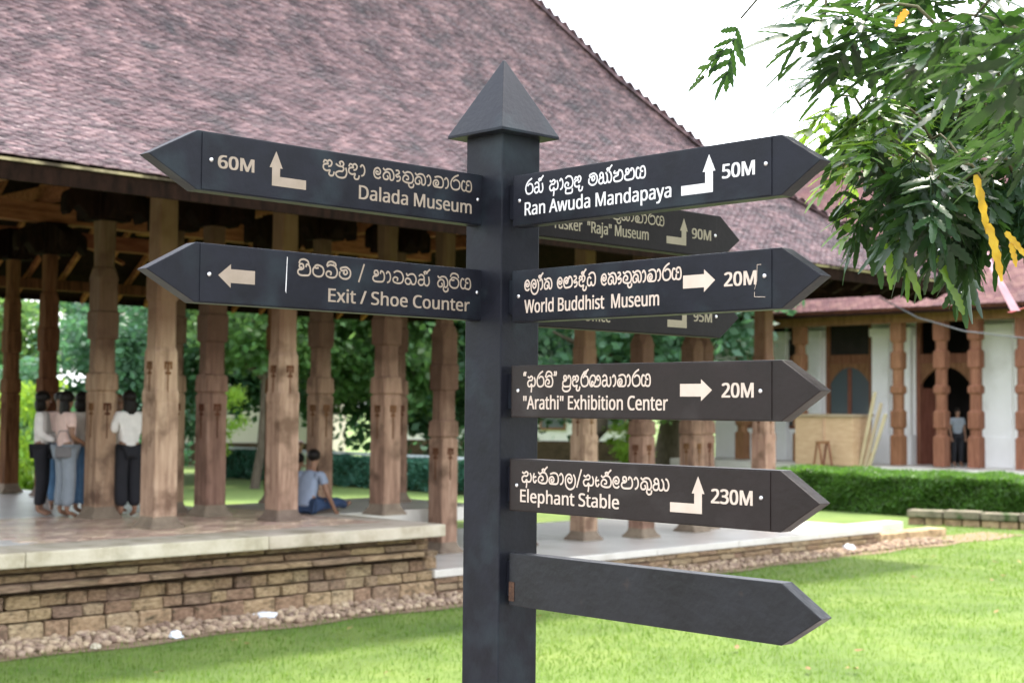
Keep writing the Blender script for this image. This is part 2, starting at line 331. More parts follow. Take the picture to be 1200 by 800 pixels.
mb = MB(); mb.loft([[(-c, -c, zc), (c, -c, zc), (c, c, zc), (-c, c, zc)], [(-c, -c, zc + .008), (c, -c, zc + .008), (c, c, zc + .008), (-c, c, zc + .008)],
                    [(-.003, -.003, zc + .238), (.003, -.003, zc + .238), (.003, .003, zc + .238), (-.003, .003, zc + .238)]])
mb.build('cap', M['paint'], sign, bevel=.0015).rotation_euler = (0, 0, TH)

# ---- Sinhala letters as pen strokes: x-height 1, baseline 0
_G = {
 'ra': (1.0, [[(.78, 1.42), (.42, 1.22), (.14, .90), (.03, .48), (.18, .08), (.52, -.02), (.86, .14), (.95, .50), (.82, .84), (.52, .94), (.30, .78)]]),
 'ya': (1.06, [[(.34, .88), (.16, .95), (.03, .66), (.04, .20), (.24, .0), (.44, .10), (.50, .42)], [(.44, .10), (.60, .0), (.88, .0), (1.02, .26), (1.0, .72), (.86, .98), (.62, .98), (.52, .80), (.56, .60), (.76, .58)]]),
 'ga': (1.04, [[(.36, .40), (.24, .34), (.30, .16), (.50, .20), (.54, .46), (.38, .64), (.14, .56), (.02, .30), (.14, .02), (.44, -.02), (.84, .0), (1.0, .22), (1.0, .66), (.82, .94), (.50, 1.0), (.18, .90)]]),
 'ka': (1.06, [[(.04, .98), (.20, .84), (.46, .98), (.80, .94), (1.0, .62), (1.02, .22), (.88, .0), (.70, .04), (.66, .30), (.62, .56), (.42, .70), (.18, .60), (.03, .32), (.12, .03), (.36, .0), (.50, .14), (.42, .34)]]),
 'aa': (.48, [[(.0, .80), (.14, .98), (.32, .80), (.38, .44), (.28, .10), (.10, -.02)]]),
 'da': (.98, [[(.46, .62), (.40, .80), (.58, .98), (.78, .80), (.70, .50), (.50, .40)], [(.46, .62), (.26, .60), (.06, .46), (.08, .14), (.34, .0), (.62, .08), (.54, -.22), (.66, -.40), (.90, -.34), (.98, -.06)], [(.40, .84), (.16, .92), (.06, .70)]]),
 'lla': (1.02, [[(.44, .74), (.36, .92), (.58, 1.02), (.72, .82), (.60, .58), (.28, .58), (.06, .72)], [(.60, .58), (.74, .38), (.60, .14), (.30, .10), (.04, -.10), (.16, -.38), (.52, -.46), (.86, -.34), (1.0, .04), (.92, .46)]]),
 'la': (1.12, [[(.56, .50), (.40, .62), (.26, .42), (.40, .18), (.62, .22), (.72, .50), (.60, .86), (.32, .94), (.06, .66), (.03, .20), (.14, -.20), (.46, -.42), (.84, -.30), (1.04, .10), (1.04, .60), (.88, .92)]]),
 'ta': (1.06, [[(.04, .98), (.20, .84), (.46, .99), (.82, .92), (1.02, .52), (.94, .10), (.70, -.02), (.30, .0), (.04, .16), (.08, .48), (.30, .66), (.54, .54), (.54, .30), (.36, .26)]]),
 'tta': (1.02, [[(.48, .76), (.28, .72), (.22, .90), (.46, 1.0), (.84, .84), (.96, .46), (.80, .08), (.44, -.02), (.10, .16), (.03, .54), (.14, .78)]]),
 'va': (1.04, [[(.12, .96), (.40, 1.12), (.80, 1.0), (1.0, .54), (.86, .10), (.50, -.02), (.12, .08), (.03, .34), (.22, .54), (.46, .44), (.42, .24)]]),
 'ma': (1.06, [[(.30, .98), (.12, .88), (.20, .70), (.38, .72), (.62, .78), (.72, .52), (.52, .36), (.38, .50), (.46, .58)], [(.30, .98), (.66, 1.02), (.98, .72), (.98, .28), (.72, .0), (.30, .0), (.04, .24), (.06, .56)]]),
 'pa': (1.14, [[(.34, .66), (.16, .68), (.18, .94), (.42, .96), (.50, .66), (.34, .50), (.10, .46), (.02, .20), (.20, .0), (.60, -.02), (.96, .06), (1.08, .44), (.98, .86), (.76, .98), (.70, .76)]]),
 'ha': (1.14, [[(.14, .96), (.24, .78), (.50, .94), (.86, .92), (1.06, .52), (.96, .08), (.70, .0), (.56, .26), (.44, .02), (.16, .0), (.02, .28), (.18, .52), (.44, .46), (.56, .28)]]),
 'na': (1.18, [[(.10, .84), (.26, .98), (.50, .90), (.58, .62), (.44, .52), (.16, .50), (.02, .24), (.18, .0), (.44, .04), (.58, .30), (.58, .62)], [(.58, .30), (.70, .04), (.92, .0), (1.08, .30), (1.02, .80)]]),
 'a': (1.16, [[(.08, .92), (.26, .82), (.50, .98), (.70, .82), (.56, .58), (.26, .58), (.04, .36), (.14, .04), (.40, .02), (.54, .24), (.56, -.20), (.52, -.50)], [(.54, .24), (.70, .04), (.98, .12), (1.06, .50), (.94, .84)]]),
 'ae': (.42, [[(.10, .84), (.0, .50), (.06, .10), (.22, .02), (.34, .22)], [(.04, .50), (.30, .56)]]),
 'nna': (1.58, [[(.24, .56), (.12, .76), (.28, .98), (.48, .86), (.48, .56), (.16, .48), (.02, .22), (.16, .0), (.42, .02), (.54, .28), (.54, .60)], [(.54, .28), (.66, .0), (.90, .04), (1.0, .30), (.98, .66), (.84, .92)], [(1.0, .30), (1.12, .02), (1.38, .06), (1.48, .46), (1.38, .84), (1.22, .98)]]),
 'dda': (1.14, [[(.16, .96), (.06, .80), (.24, .72), (.46, .78), (.52, .56), (.30, .48), (.05, .34), (.14, .04), (.50, -.02), (.92, .08), (1.06, .46), (.94, .86), (.66, .98), (.56, .78)]]),
 'ba': (1.18, [[(.46, .52), (.34, .66), (.20, .52), (.34, .36), (.52, .46), (.56, .74), (.34, .92), (.08, .74), (.02, .34), (.18, .0), (.60, -.02), (1.0, .10), (1.12, .46), (1.0, .86), (.74, .98), (.66, .78)]]),
 'dha': (1.06, [[(.46, .66), (.26, .80), (.06, .62), (.04, .18), (.22, .0), (.42, .06), (.50, .34), (.60, .06), (.80, .0), (1.0, .22), (1.02, .80), (.82, 1.14), (.46, 1.16), (.22, 1.0)]]),
 'sha': (1.46, [[(.46, .34), (.32, .42), (.24, .22), (.40, .04), (.18, .0), (.02, .26), (.06, .68), (.30, .96), (.60, .94), (.76, .66), (.70, .36)], [(.70, .36), (.50, .12), (.70, -.02), (1.10, .0), (1.34, .22), (1.34, .66), (1.14, .94), (.92, .84), (.96, .60), (1.14, .56)]]),
 'e': (.74, [[(.42, .56), (.28, .64), (.20, .48), (.34, .34), (.56, .42), (.62, .70), (.42, .94), (.14, .82), (.02, .46), (.14, .08), (.44, -.02), (.62, .12)]]),
 'au': (.56, [[(.06, .96), (.26, .98), (.36, .78), (.20, .62), (.04, .50), (.16, .36), (.36, .46), (.46, .30), (.36, .06), (.14, -.02)]]),
 '/': (.52, [[(-.02, -.18), (.44, 1.42)]]),
 'q1': (.44, [[(.06, 1.05), (.06, 1.22), (.14, 1.36)], [(.26, 1.05), (.26, 1.22), (.34, 1.36)]]),
 'q2': (.44, [[(.06, 1.36), (.10, 1.20), (.02, 1.02)], [(.28, 1.36), (.32, 1.20), (.24, 1.02)]]),
 ' ': (.55, []),
}
_OV = {   # marks over or under the letter before them
 'hal': lambda w_: [[(w_ - .52, 1.06), (w_ - .62, 1.24), (w_ - .42, 1.30), (w_ - .36, 1.12), (w_ - .28, 1.30), (w_ - .06, 1.52)]],
 'i': lambda w_: [[(.12, 1.06), (.22, 1.30), (.52, 1.40), (.84, 1.26), (.92, 1.02)]],
 'ii': lambda w_: [[(.10, 1.06), (.20, 1.32), (.48, 1.42), (.80, 1.30), (.86, 1.08), (.70, 1.06), (.66, 1.18)]],
 'u': lambda w_: [[(w_ - .44, .0), (w_ - .46, -.26), (w_ - .28, -.44), (w_ - .04, -.34), (w_ + .0, -.10)]],
 'uk': lambda w_: [[(.16, -.08), (.16, -.46), (.86, -.46), (.92, -.10)]],
 'rak': lambda w_: [[(.04, .06), (.0, -.26), (.28, -.46), (.72, -.44), (.98, -.24), (1.0, .0)]],
}
def smooth_path(pts, k=5):
    P = [Vector((*p, 0)) for p in pts]; n = len(P)
    if n == 2: return P
    out = []
    for i in range(n - 1):
        a, b, c_, d = P[max(i - 1, 0)], P[i], P[i + 1], P[min(i + 2, n - 1)]
        for j in range(k):
            t = j / k
            out.append(.5 * ((2 * b) + (c_ - a) * t + (2 * a - 5 * b + 4 * c_ - d) * t * t + (3 * b - a - 3 * c_ + d) * t ** 3))
    out.append(P[-1]); return out
def script_mesh(seq, x0, x1, z, sx, y, pen):
    """Lays a row of letters between x0 and x1 with x-height sx, ink facing -y."""
    strokes = []; cx = 0; prev = 0; word = 0; words = {}
    for g in seq.split():
        if g == '_': cx += .6; word += 1; continue
        if g in _OV: strokes += [([(px + prev, py) for px, py in s], word) for s in _OV[g](cx - prev - .12)]; continue
        wd, st = _G[g]; strokes += [([(px + cx, py) for px, py in s], word) for s in st]; prev = cx; cx += wd + .12
    k = (x1 - x0) / (cx - .12); lift = 0
    for st, wi in strokes:
        mb = words.setdefault(wi, MB()); pts = smooth_path(st); L = []; n = len(pts); lift += .00004
        for i, p in enumerate(pts):
            d = pts[min(i + 1, n - 1)] - pts[max(i - 1, 0)]; d = Vector((d.x * k, d.y * sx, 0))
            d.normalize(); nrm = Vector((-d.y, d.x, 0)) * pen
            q = Vector((x0 + p.x * k, z + p.y * sx, 0))
            if i == 0: q -= d * pen * .6
            if i == n - 1: q += d * pen * .6
            yy = y - lift - .0002 * i / n
            L.append((q.x + nrm.x, yy, q.y + nrm.y)); L.append((q.x - nrm.x, yy, q.y - nrm.y))
        mb.add(L, [(2 * i, 2 * i + 1, 2 * i + 3, 2 * i + 2) for i in range(n - 1)])
    return list(words.values())
_dg = None
def latin(parent, txt, x0, x1, z, cap, y, m, bold=.0011):
    cu = bpy.data.curves.new('lettering', 'FONT'); cu.body = txt; cu.size = 1; cu.font = FONT or cu.font;  cu.extrude = 0; cu.resolution_u = 4
    to = bpy.data.objects.new('tmp_text', cu); COL.objects.link(to)
    bpy.context.view_layer.update()
    me = bpy.data.meshes.new_from_object(to.evaluated_get(bpy.context.evaluated_depsgraph_get()))
    COL.objects.unlink(to); bpy.data.objects.remove(to); me.name = 'lettering'
    co = np.empty(len(me.vertices) * 3, np.float32); me.vertices.foreach_get('co', co); co = co.reshape(-1, 3)
    xm, xM = co[:, 0].min(), co[:, 0].max()
    ch = _cap[0] or 0.7
    sz = cap / ch; X = x0 + (co[:, 0] - xm) / (xM - xm) * (x1 - x0); Z = z + co[:, 1] * sz
    # one mesh per word: cut where the gap between glyphs is widest
    nf = len(me.polygons); F = [tuple(p.vertices) for p in me.polygons]; ext = sorted((min(X[list(f)]), max(X[list(f)]), i) for i, f in enumerate(F))
    groups = [[]]; hi = None
    for lo, h_, i in ext:
        if hi is not None and lo - hi > cap * .20 and len(txt.split()) > 1: groups.append([])
        groups[-1].append(i); hi = h_ if hi is None else max(hi, h_)
    for g in groups:
        used = sorted({v for i in g for v in F[i]}); ix = {v: k for k, v in enumerate(used)}
        mb = MB()
        for kk, (dx, dz) in enumerate(((-1, .4), (-1, -.4), (-.4, 0), (.4, 0), (1, .4), (1, -.4))): mb.add([(X[v] + dx * bold, y - .00005 * kk, Z[v] + dz * bold) for v in used], [tuple(ix[v] for v in F[i]) for i in g])
        w2 = mb.mesh('lettering', m)
        put('lettering', w2, parent)
_cap = [None]
FONT = None
try:                                       # the plain sans serif that ships with Blender, else its built-in letters
    import os
    FONT = bpy.data.fonts.load(os.path.join(bpy.utils.resource_path('LOCAL'), 'datafiles', 'fonts', 'NotoSansHebrew-Regular.woff2'))
except Exception: FONT = None
def cap_height():
    cu = bpy.data.curves.new('t', 'FONT'); cu.body = 'H'; cu.size = 1; cu.font = FONT or cu.font
    to = bpy.data.objects.new('tmp_text', cu); COL.objects.link(to); bpy.context.view_layer.update()
    me = bpy.data.meshes.new_from_object(to.evaluated_get(bpy.context.evaluated_depsgraph_get()))
    h = max(v.co.y for v in me.vertices); COL.objects.unlink(to); bpy.data.objects.remove(to); _cap[0] = h
cap_height()

def arrow_pts(kind, x0, x1, z0, z1, hx=None):
    """outline of the printed arrows, measured on the sign"""
    if kind == 'right':
        zm = (z0 + z1) / 2; sh = (z1 - z0) * .29; xs_ = x0 + (x1 - x0) * .66
        return [(x0, zm - sh), (xs_, zm - sh), (xs_, z0), (x1, zm), (xs_, z1), (xs_, zm + sh), (x0, zm + sh)]
    if kind == 'left':
        return [(x0 + x1 - x, z) for x, z in arrow_pts('right', x0, x1, z0, z1)][::-1]
    # up after a bar: bar from x0 to shaft, shaft at hx, head half-width .02
    s_ = .0125; hw = .0205; hh = .044
    if kind == 'upright':
        xc = hx; xr = xc + s_
        return [(x0, z0), (xr, z0), (xr, z1 - hh), (xc + hw, z1 - hh), (xc, z1), (xc - hw, z1 - hh), (xc - s_, z1 - hh), (xc - s_, z0 + .025), (x0, z0 + .025)]
    xc = hx
    return [(xc - s_, z0), (x1, z0), (x1, z0 + .025), (xc + s_, z0 + .025), (xc + s_, z1 - hh), (xc + hw, z1 - hh), (xc, z1), (xc - hw, z1 - hh), (xc - s_, z1 - hh)]
def screw(mb, x, y, z):
    rings = []
    for r, d in ((.0062, 0), (.0062, .0012), (.0048, .0035), (.0022, .0046)):
        rings.append([(x + r * math.cos(2 * math.pi * k / 12), y - d, z + r * math.sin(2 * math.pi * k / 12)) for k in range(12)])
    mb.loft(rings)
def arm(side, zt, label, x_in, x_corner, x_tip, plate, pm='paint', lm='letter_cream', sinh=None, eng=None, dist=None, arrow=None, screws=(), zoff=0):
    """side R: out to viewer's right and forward; L: out to viewer's left and forward; B: out to viewer's right and back."""
    phi = TH - math.pi / 2 if side == 'R' else TH
    sg = -1 if side == 'L' else 1
    z0, z1 = zt - .15, zt; zm = (z0 + z1) / 2
    A = put('arm', None, sign, label=label); bpy.data.objects.remove(A)
    outl = [(x_in * sg, z0), (x_corner * sg, z0), (x_tip * sg, zm), (x_corner * sg, z1), (x_in * sg, z1)]
    mb = MB(); n = 5
    fr = [(x, -T2, z) for x, z in outl]; bk = [(x, T2, z) for x, z in outl]
    mb.add(fr + bk, [tuple(range(n)), tuple(range(2 * n - 1, n - 1, -1))] + [(i, i + n, (i + 1) % n + n, (i + 1) % n) for i in range(n)])
    A = mb.build('arm', M[pm], sign, bevel=.0022, label=label)
    A.location = C0 - sign.location; A.rotation_euler = (0, 0, phi)
    st = MB(); st.box(min((x_in - .06) * sg, (x_in + .002) * sg), max((x_in - .06) * sg, (x_in + .002) * sg), -.014, .014, zm - .05, zm + .05); st.build('bracket', M['paint'], A)
    yp = -T2 - .003
    if plate:
        a, b = sorted((plate[0] * sg, plate[1] * sg))
        MB().box(a, b, -T2 - .0026, -T2 + .0005, z0 + .0035, z1 - .0035).build('plate', M[pm], A, bevel=.0008)
    for s_ in screws:
        mb = MB(); screw(mb, s_[0], -T2 - .0026, s_[1]); mb.build('screw', M['steel'], A, smooth=True)
    if sinh:
        for mb in script_mesh(*sinh, yp, .0025): mb.build('lettering', M[lm], A, label='word in rounded Sinhala script')
    if eng: latin(A, *eng, yp, M[lm])
    if dist: latin(A, *dist, yp, M[lm], .0017)
    if arrow:
        p = arrow_pts(*arrow); bm = bmesh.new(); vs = [bm.verts.new((x, yp, z)) for x, z in p]; bm.faces.new(vs).normal_update(); bmesh.ops.triangulate(bm, faces=bm.faces[:])
        bmesh.ops.recalc_face_normals(bm, faces=bm.faces)
        me = bpy.data.meshes.new('arrow_symbol'); bm.to_mesh(me); bm.free(); me.materials.append(M[lm]); put('arrow_symbol', me, A)
    return A
KAU = 'e ka au ta u ka aa ga aa ra ya'
arm('L', .685, 'arm to the Dalada Museum', .030, 1.012, 1.150, (.040, 1.000), sinh=('da lla da aa _ ' + KAU, -.628, -.088, .630, .030), eng=('Dalada Museum', -.504, -.088, .566, .037),
    dist=('60M', -.953, -.847, .597, .032), arrow=('up', -.79, -.682, .570, .661, -.778), screws=((-.974, .614), (-.062, .610)), lm='letter_gold')
ex = arm('L', .404, 'arm to the Exit and Shoe Counter', .030, 1.012, 1.150, (.040, 1.000), sinh=('pa i tta va ii ma _ / _ pa aa va ha na hal _ ka u tta i ya', -.705, -.088, .344, .030), eng=('Exit / Shoe Counter', -.603, -.092, .279, .035),
    arrow=('left', -.948, -.838, .296, .356), screws=((-.974, .326), (-.062, .336)), lm='letter_gold')
arm('R', .673, 'arm to the Ran Awuda Mandapaya', .132, 1.075, 1.190, (.139, 1.048), sinh=('ra na hal _ a aa va uk da _ ma nna hal dda pa ya', .188, .643, .614, .030), eng=('Ran Awuda Mandapaya', .186, .730, .5525, .037),
    dist=('50M', .898, .997, .583, .035), arrow=('upright', .764, .867, .552, .650, .855), screws=((.164, .597), (1.032, .605)), lm='letter_white')
wb = arm('R', .3955, 'arm to the World Buddhist Museum', .132, 1.075, 1.190, (.139, 1.048), sinh=('e la aa hal ka _ e ba au da hal dha _ ' + KAU, .188, .766, .336, .030), eng=('World Buddhist  Museum', .188, .690, .271, .037),
    dist=('20M', .905, 1.002, .309, .034), arrow=('right', .771, .875, .298, .356), screws=((.163, .320), (1.028, .328)))
arm('R', .121, 'arm to the Arathi Exhibition Center', .132, 1.075, 1.190, (.139, 1.048), pm='paint_brown', sinh=('q1 a ra ta i q2 _ pa rak da ra hal sha na aa ga aa ra ya', .186, .663, .060, .030), eng=('"Arathi" Exhibition Center', .186, .721, -.004, .037),
    dist=('20M', .898, .994, .030, .035), arrow=('right', .762, .866, .020, .076), screws=((.164, .048), (1.016, .045)))
arm('R', -.147, 'arm to the Elephant Stable', .128, 1.072, 1.186, (.136, 1.044), pm='paint_brown', sinh=('a ae ta hal ga aa la / a ae ta hal e pa aa ka u nna', .182, .730, -.212, .030), eng=('Elephant Stable', .177, .553, -.269, .035),
    dist=('230M', .865, .991, -.236, .035), arrow=('upright', .730, .834, -.266, -.171, .822), screws=((.162, -.223), (1.018, -.216)))
bl = arm('R', -.418, 'lowest arm, blank and without any plate', .130, 1.075, 1.190, None, pm='paint_worn')
arm('B', .675, 'rear arm to the Tusker Museum', .06, 1.100, 1.212, (.07, 1.075), sinh=('ra aa ja _ '.replace('ja', 'da') + KAU, .30, .788, .612, .030), eng=('Tusker  "Raja" Museum', .255, .709, .557, .035),
    dist=('90M', .938, 1.041, .584, .034), arrow=('upright', .802, .907, .555, .648, .894), screws=((1.065, .603),), lm='letter_green', pm='paint_rear')
arm('B', .398, 'rear arm marked 95M', .06, 1.100, 1.206, (.07, 1.075), eng=('Office', .40, .522, .276, .035),
    dist=('95M', .948, 1.047, .300, .034), arrow=('upright', .808, .911, .274, .366, .898), screws=((1.071, .321),), lm='letter_green', pm='paint_rear')
# scuffs on single arms
mb = MB(); mb.add([(-.7395, -.0258, .388), (-.7375, -.0258, .388), (-.7405, -.0258, .292), (-.7435, -.0258, .300)], [(0, 1, 2, 3)]); mb.build('scratch', M['letter_white'], ex)
mb = MB()
for a, b in (((1.018, .357), (1.006, .357)), ((1.006, .357), (1.005, .318)), ((1.005, .318), (.998, .296)), ((.998, .290), (.998, .278)), ((.998, .278), (1.030, .276))):
    mb.tube([(a[0], -.0262, a[1]), (b[0], -.0262, b[1])], .0007, 4)
mb.build('scratch', M['letter_cream'], wb)
mb = MB(); mb.box(.131, .152, -.0245, -.0215, -.555, -.50); mb.build('rust_patch', M['rust'], bl)

# ================================================================== PILLARED HALL
EB0, EB1, EA0, EA1, EZ = 12.4, 27.0, -5.0, 22.7, H + 2.2
PROF = [(-.3, -.16), (0, 0), (1.5, 1.02), (3, 2.18), (4, 3.33), (5.15, 4.84), (7.3, 7.65)]
def prof(s):
    for (a, za), (b, zb_) in zip(PROF, PROF[1:]):
        if s <= b: return za + (zb_ - za) * (s - a) / (b - a)
    return PROF[-1][1]
hall = thing('pillared_hall', 'open timber pillared hall under a great sweeping clay tile roof', 'hall', (0, 0, 0), U)
# roof boards under the tiles: one lofted sheet per slope (thin but closed)
def roof_deck(rows, th=.05):
    mb = MB(); n = len(rows)
    top = [p for r in rows for p in r]; bot = [(p[0], p[1], p[2] - th) for p in top]; k = 2 * n
    fs = []
    for i in range(n - 1):
        fs += [(2 * i, 2 * i + 1, 2 * i + 3, 2 * i + 2), (k + 2 * i, k + 2 * i + 2, k + 2 * i + 3, k + 2 * i + 1)]
        fs += [(2 * i, 2 * i + 2, k + 2 * i + 2, k + 2 * i), (2 * i + 1, k + 2 * i + 1, k + 2 * i + 3, 2 * i + 3)]
    fs += [(0, k, k + 1, 1), (k - 2, k - 1, 2 * k - 1, 2 * k - 2)]
    return mb.add(top + bot, fs)
SS = [0, 1.5, 3, 4, 5.15, 7.3]
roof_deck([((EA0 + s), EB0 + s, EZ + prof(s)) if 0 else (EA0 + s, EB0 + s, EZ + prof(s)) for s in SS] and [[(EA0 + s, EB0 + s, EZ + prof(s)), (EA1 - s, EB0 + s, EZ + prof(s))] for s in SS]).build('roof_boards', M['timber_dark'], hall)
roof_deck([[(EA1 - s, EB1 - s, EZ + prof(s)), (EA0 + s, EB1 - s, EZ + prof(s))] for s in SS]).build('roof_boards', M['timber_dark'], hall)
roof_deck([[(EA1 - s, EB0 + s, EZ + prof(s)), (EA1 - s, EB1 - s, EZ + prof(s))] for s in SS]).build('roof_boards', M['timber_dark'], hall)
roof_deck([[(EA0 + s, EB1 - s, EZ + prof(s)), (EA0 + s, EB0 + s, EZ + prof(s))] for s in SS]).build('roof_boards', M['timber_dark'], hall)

def tile_rows(edge_len, trim, P, smax, expo, tw, s0=-.06):
    """courses of tiles over a slope: yields (u, s, z, slope)"""
    s = s0
    while s < smax:
        e = 1e-3; dz = (P(s + e) - P(s - e)) / (2 * e)
        yield s, P(s), math.atan(dz)
        s += expo * math.cos(math.atan(dz))
def tiles_np(items, tw, tl, th, seed, jit=1):
    """items: array of (origin xyz, along-eave unit xy, up-slope unit xyz, normal) -> one mesh of slightly uneven flat tiles"""
    g = np.random.default_rng(seed); n = len(items)
    O = np.array([i[0] for i in items]); A = np.array([i[1] for i in items]); Bv = np.array([i[2] for i in items]); N = np.array([i[3] for i in items])
    wv = tw * (.475 + .02 * g.random((n, 1))); tilt = (g.random((n, 1)) - .5) * .010 * jit; lift = g.random((n, 1)) * .008 * jit
    sl = (g.random((n, 1)) - .5) * .016 * jit
    O = O + N * lift + Bv * sl
    V = []
    for k in (0, 1):            # k 0: lower skin, 1: upper
        hN = N * (th * k)
        V += [O - A * wv + hN - N * tilt + N * .018, O + A * wv + hN + N * tilt + N * .018, O + A * wv + Bv * tl + hN + N * tilt * .3, O - A * wv + Bv * tl + hN - N * tilt * .3]
    V = np.stack(V, 1).reshape(-1, 3)
    q = np.array([(4, 5, 6, 7), (0, 1, 5, 4), (1, 2, 6, 5), (3, 0, 4, 7)])
    Q = (q[None] + 8 * np.arange(n)[:, None, None]).reshape(-1, 4)
    return V, Q
def hall_tiles():
    tw, expo, tl = .150, .056, .10
    front = []
    i = 0
    for s, z, al in tile_rows(0, 0, prof, 7.25, expo, tw, -.08):
        i += 1; a = 4.2 + (tw / 2 if i % 2 else 0)
        while a < EA1 - s:
            jit = .004 * noise.noise(Vector((a * .4, s * .9, 3)))
            front.append(((a, EB0 + s, EZ + z + .03 + jit + .016 * noise.noise(Vector((a * .25, s * .4, 9)))), (1, 0, 0), (0, math.cos(al), math.sin(al)), (0, -math.sin(al), math.cos(al))))
            a += tw * (1 + .04 * (rnd.random() - .5))
    # the 300 tiles that show largest: nearest the camera along the left eave
    def near(it):
        p = wab(it[0][0], it[0][1], it[0][2]); q = proj(p); ins = 0 < q[0] < 1200 and 0 < q[1] < 800
        return (0 if ins else 1, p.y)
    front.sort(key=near)
    sel, rest = front[:300], front[300:]
    protos = []
    for k in range(6):
        V, Q = tiles_np([((0, 0, 0), (1, 0, 0), (0, 1, 0), (0, 0, 1))], tw, tl, .014, 40 + k)
        protos.append(np_mesh('roof_tile', V, Q, M['tile_piece']))
    for j, it in enumerate(sel):
        al = math.atan2(it[2][2], it[2][1])
        put('roof_tile', protos[j % 6], hall, it[0], (al, 0, (rnd.random() - .5) * .03))
    V, Q = tiles_np(rest, tw, tl, .014, 1); put('roof_tiles', np_mesh('roof_tiles', V, Q, M['tile']), hall, kind='stuff')
    side = []; i = 0
    for s, z, al in tile_rows(0, 0, prof, 7.25, .16, tw, -.08):
        i += 1; b = EB0 + s
        while b < EB1 - s:
            side.append(((EA1 - s, b, EZ + z + .03), (0, 1, 0), (-math.cos(al), 0, math.sin(al)), (math.sin(al), 0, math.cos(al)))); b += .22
    V, Q = tiles_np(side, .22, .22, .014, 2); put('roof_tiles', np_mesh('roof_tiles', V, Q, M['tile']), hall, kind='stuff')
M['tile_piece'] = mat('clay_roof_tile_piece', [(.045, .028, .033), (.130, .077, .085), (.215, .132, .140)], 3.0, .5, bump=.2, bscale=30, objrand=.5, spec=.55, pos=(.32, .62))
hall_tiles()
# hip and ridge cap tiles
cap_m = MB()
for k in range(9):
    t = math.pi * k / 8; 
rings = [[(.10 * math.cos(math.pi * k / 6), y, .07 * math.sin(math.pi * k / 6)) for k in range(7)] for y in (0, .34)]
cap_m.loft(rings); cap_me = cap_m.mesh('hip_tile', M['tile_piece'])
def caps(p0, p1):
    p0, p1 = Vector(p0), Vector(p1); d = p1 - p0; n = int(d.length / .28); q = d.to_track_quat('Y', 'Z')
    for i in range(n): 
        o = put('hip_tile', cap_me, hall, p0 + d * i / n + Vector((0, 0, .045)), (q @ Vector((0, 0, 0)).to_track_quat('Y', 'Z').inverted() if 0 else q).to_euler())
for s0, s1 in zip(SS, SS[1:]):
    caps((EA1 - s0, EB0 + s0, EZ + prof(s0) + .03), (EA1 - s1, EB0 + s1, EZ + prof(s1) + .03))
caps((EA0 + 9.5, EB0 + 7.3, EZ + prof(7.3)), (EA1 - 7.3, EB0 + 7.3, EZ + prof(7.3)))
# eave boards
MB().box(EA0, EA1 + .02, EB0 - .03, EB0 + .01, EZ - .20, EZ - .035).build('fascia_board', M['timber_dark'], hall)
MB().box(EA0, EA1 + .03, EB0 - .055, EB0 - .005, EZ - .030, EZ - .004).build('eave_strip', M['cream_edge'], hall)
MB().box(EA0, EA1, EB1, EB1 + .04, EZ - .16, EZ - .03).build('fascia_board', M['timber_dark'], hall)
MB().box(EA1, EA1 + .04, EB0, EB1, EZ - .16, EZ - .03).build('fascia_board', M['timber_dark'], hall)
# rafters under front and rear slopes, carved tails showing at the eave
def rafter_mesh(smax):
    mb = MB(); pts = [(-.02, -.10)] + [(s, prof(s) - .055) for s in SS if s < smax] + [(smax, prof(smax) - .055)]
    pts = [(0, -.06)] + pts[2:]
    rings = []
    for s, z in pts: rings.append([(-.035, s, z), (.035, s, z), (.035, s, z - .12), (-.035, s, z - .12)])
    mb.loft(rings); return mb.mesh('rafter', M['timber_warm_lit'])
rm = {}
a = EA0 + .6
while a < EA1 - .3:
    smax = round(min(7.1, EA1 - a, a - EA0), 1)
    if smax > .8:
        if smax not in rm: rm[smax] = rafter_mesh(smax)
        if a > 4.5: put('rafter', rm[smax], hall, (a, EB0, EZ))
        if a > 7.5: put('rafter', rm[smax], hall, (a, EB1, EZ), (0, 0, math.pi))
    a += .72
tail = MB()
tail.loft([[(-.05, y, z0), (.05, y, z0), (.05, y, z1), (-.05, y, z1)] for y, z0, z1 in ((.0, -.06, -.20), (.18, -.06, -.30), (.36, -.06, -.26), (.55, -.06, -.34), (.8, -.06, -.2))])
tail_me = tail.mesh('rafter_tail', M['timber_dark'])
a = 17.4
while a < EA1: put('rafter_tail', tail_me, hall, (a, EB0 + .02, EZ)); a += .85

# pillars
def ring(w_, c_, z):
    h_ = w_ / 2; c_ = c_ * w_
    return [(-h_ + c_, -h_, z), (h_ - c_, -h_, z), (h_, -h_ + c_, z), (h_, h_ - c_, z), (h_ - c_, h_, z), (-h_ + c_, h_, z), (-h_, h_ - c_, z), (-h_, -h_ + c_, z)]
def pillar_mesh(ht, wd, m, name='pillar'):
    k = wd / .40
    L = [(0.0, .40, .03), (1.48, .39, .03), (1.50, .40, .03), (1.60, .40, .04), (1.63, .36, .10), (1.655, .435, .06), (1.80, .435, .10), (1.86, .43, .12), (1.88, .39, .24), (2.30, .38, .24),
         (2.32, .425, .12), (2.48, .425, .10), (2.66, .425, .08), (2.68, .37, .05), (3.05, .36, .05), (3.10, .38, .06), (3.22, .38, .28), (3.26, .32, .28), (ht, .31, .10)]
    if name == 'plain': L = [(0.0, .41, .03), (1.50, .40, .03), (1.53, .415, .03), (1.62, .415, .05), (1.66, .395, .10), (2.10, .395, .12), (2.16, .36, .16), (2.7, .35, .16), (2.74, .38, .1), (3.0, .38, .1), (3.05, .34, .08), (3.5, .33, .08), (ht, .32, .08)]
    mb = MB(); mb.loft([ring(w_ * k, c_, z) for z, w_, c_ in L if z <= ht])
    return mb.mesh(name, m)
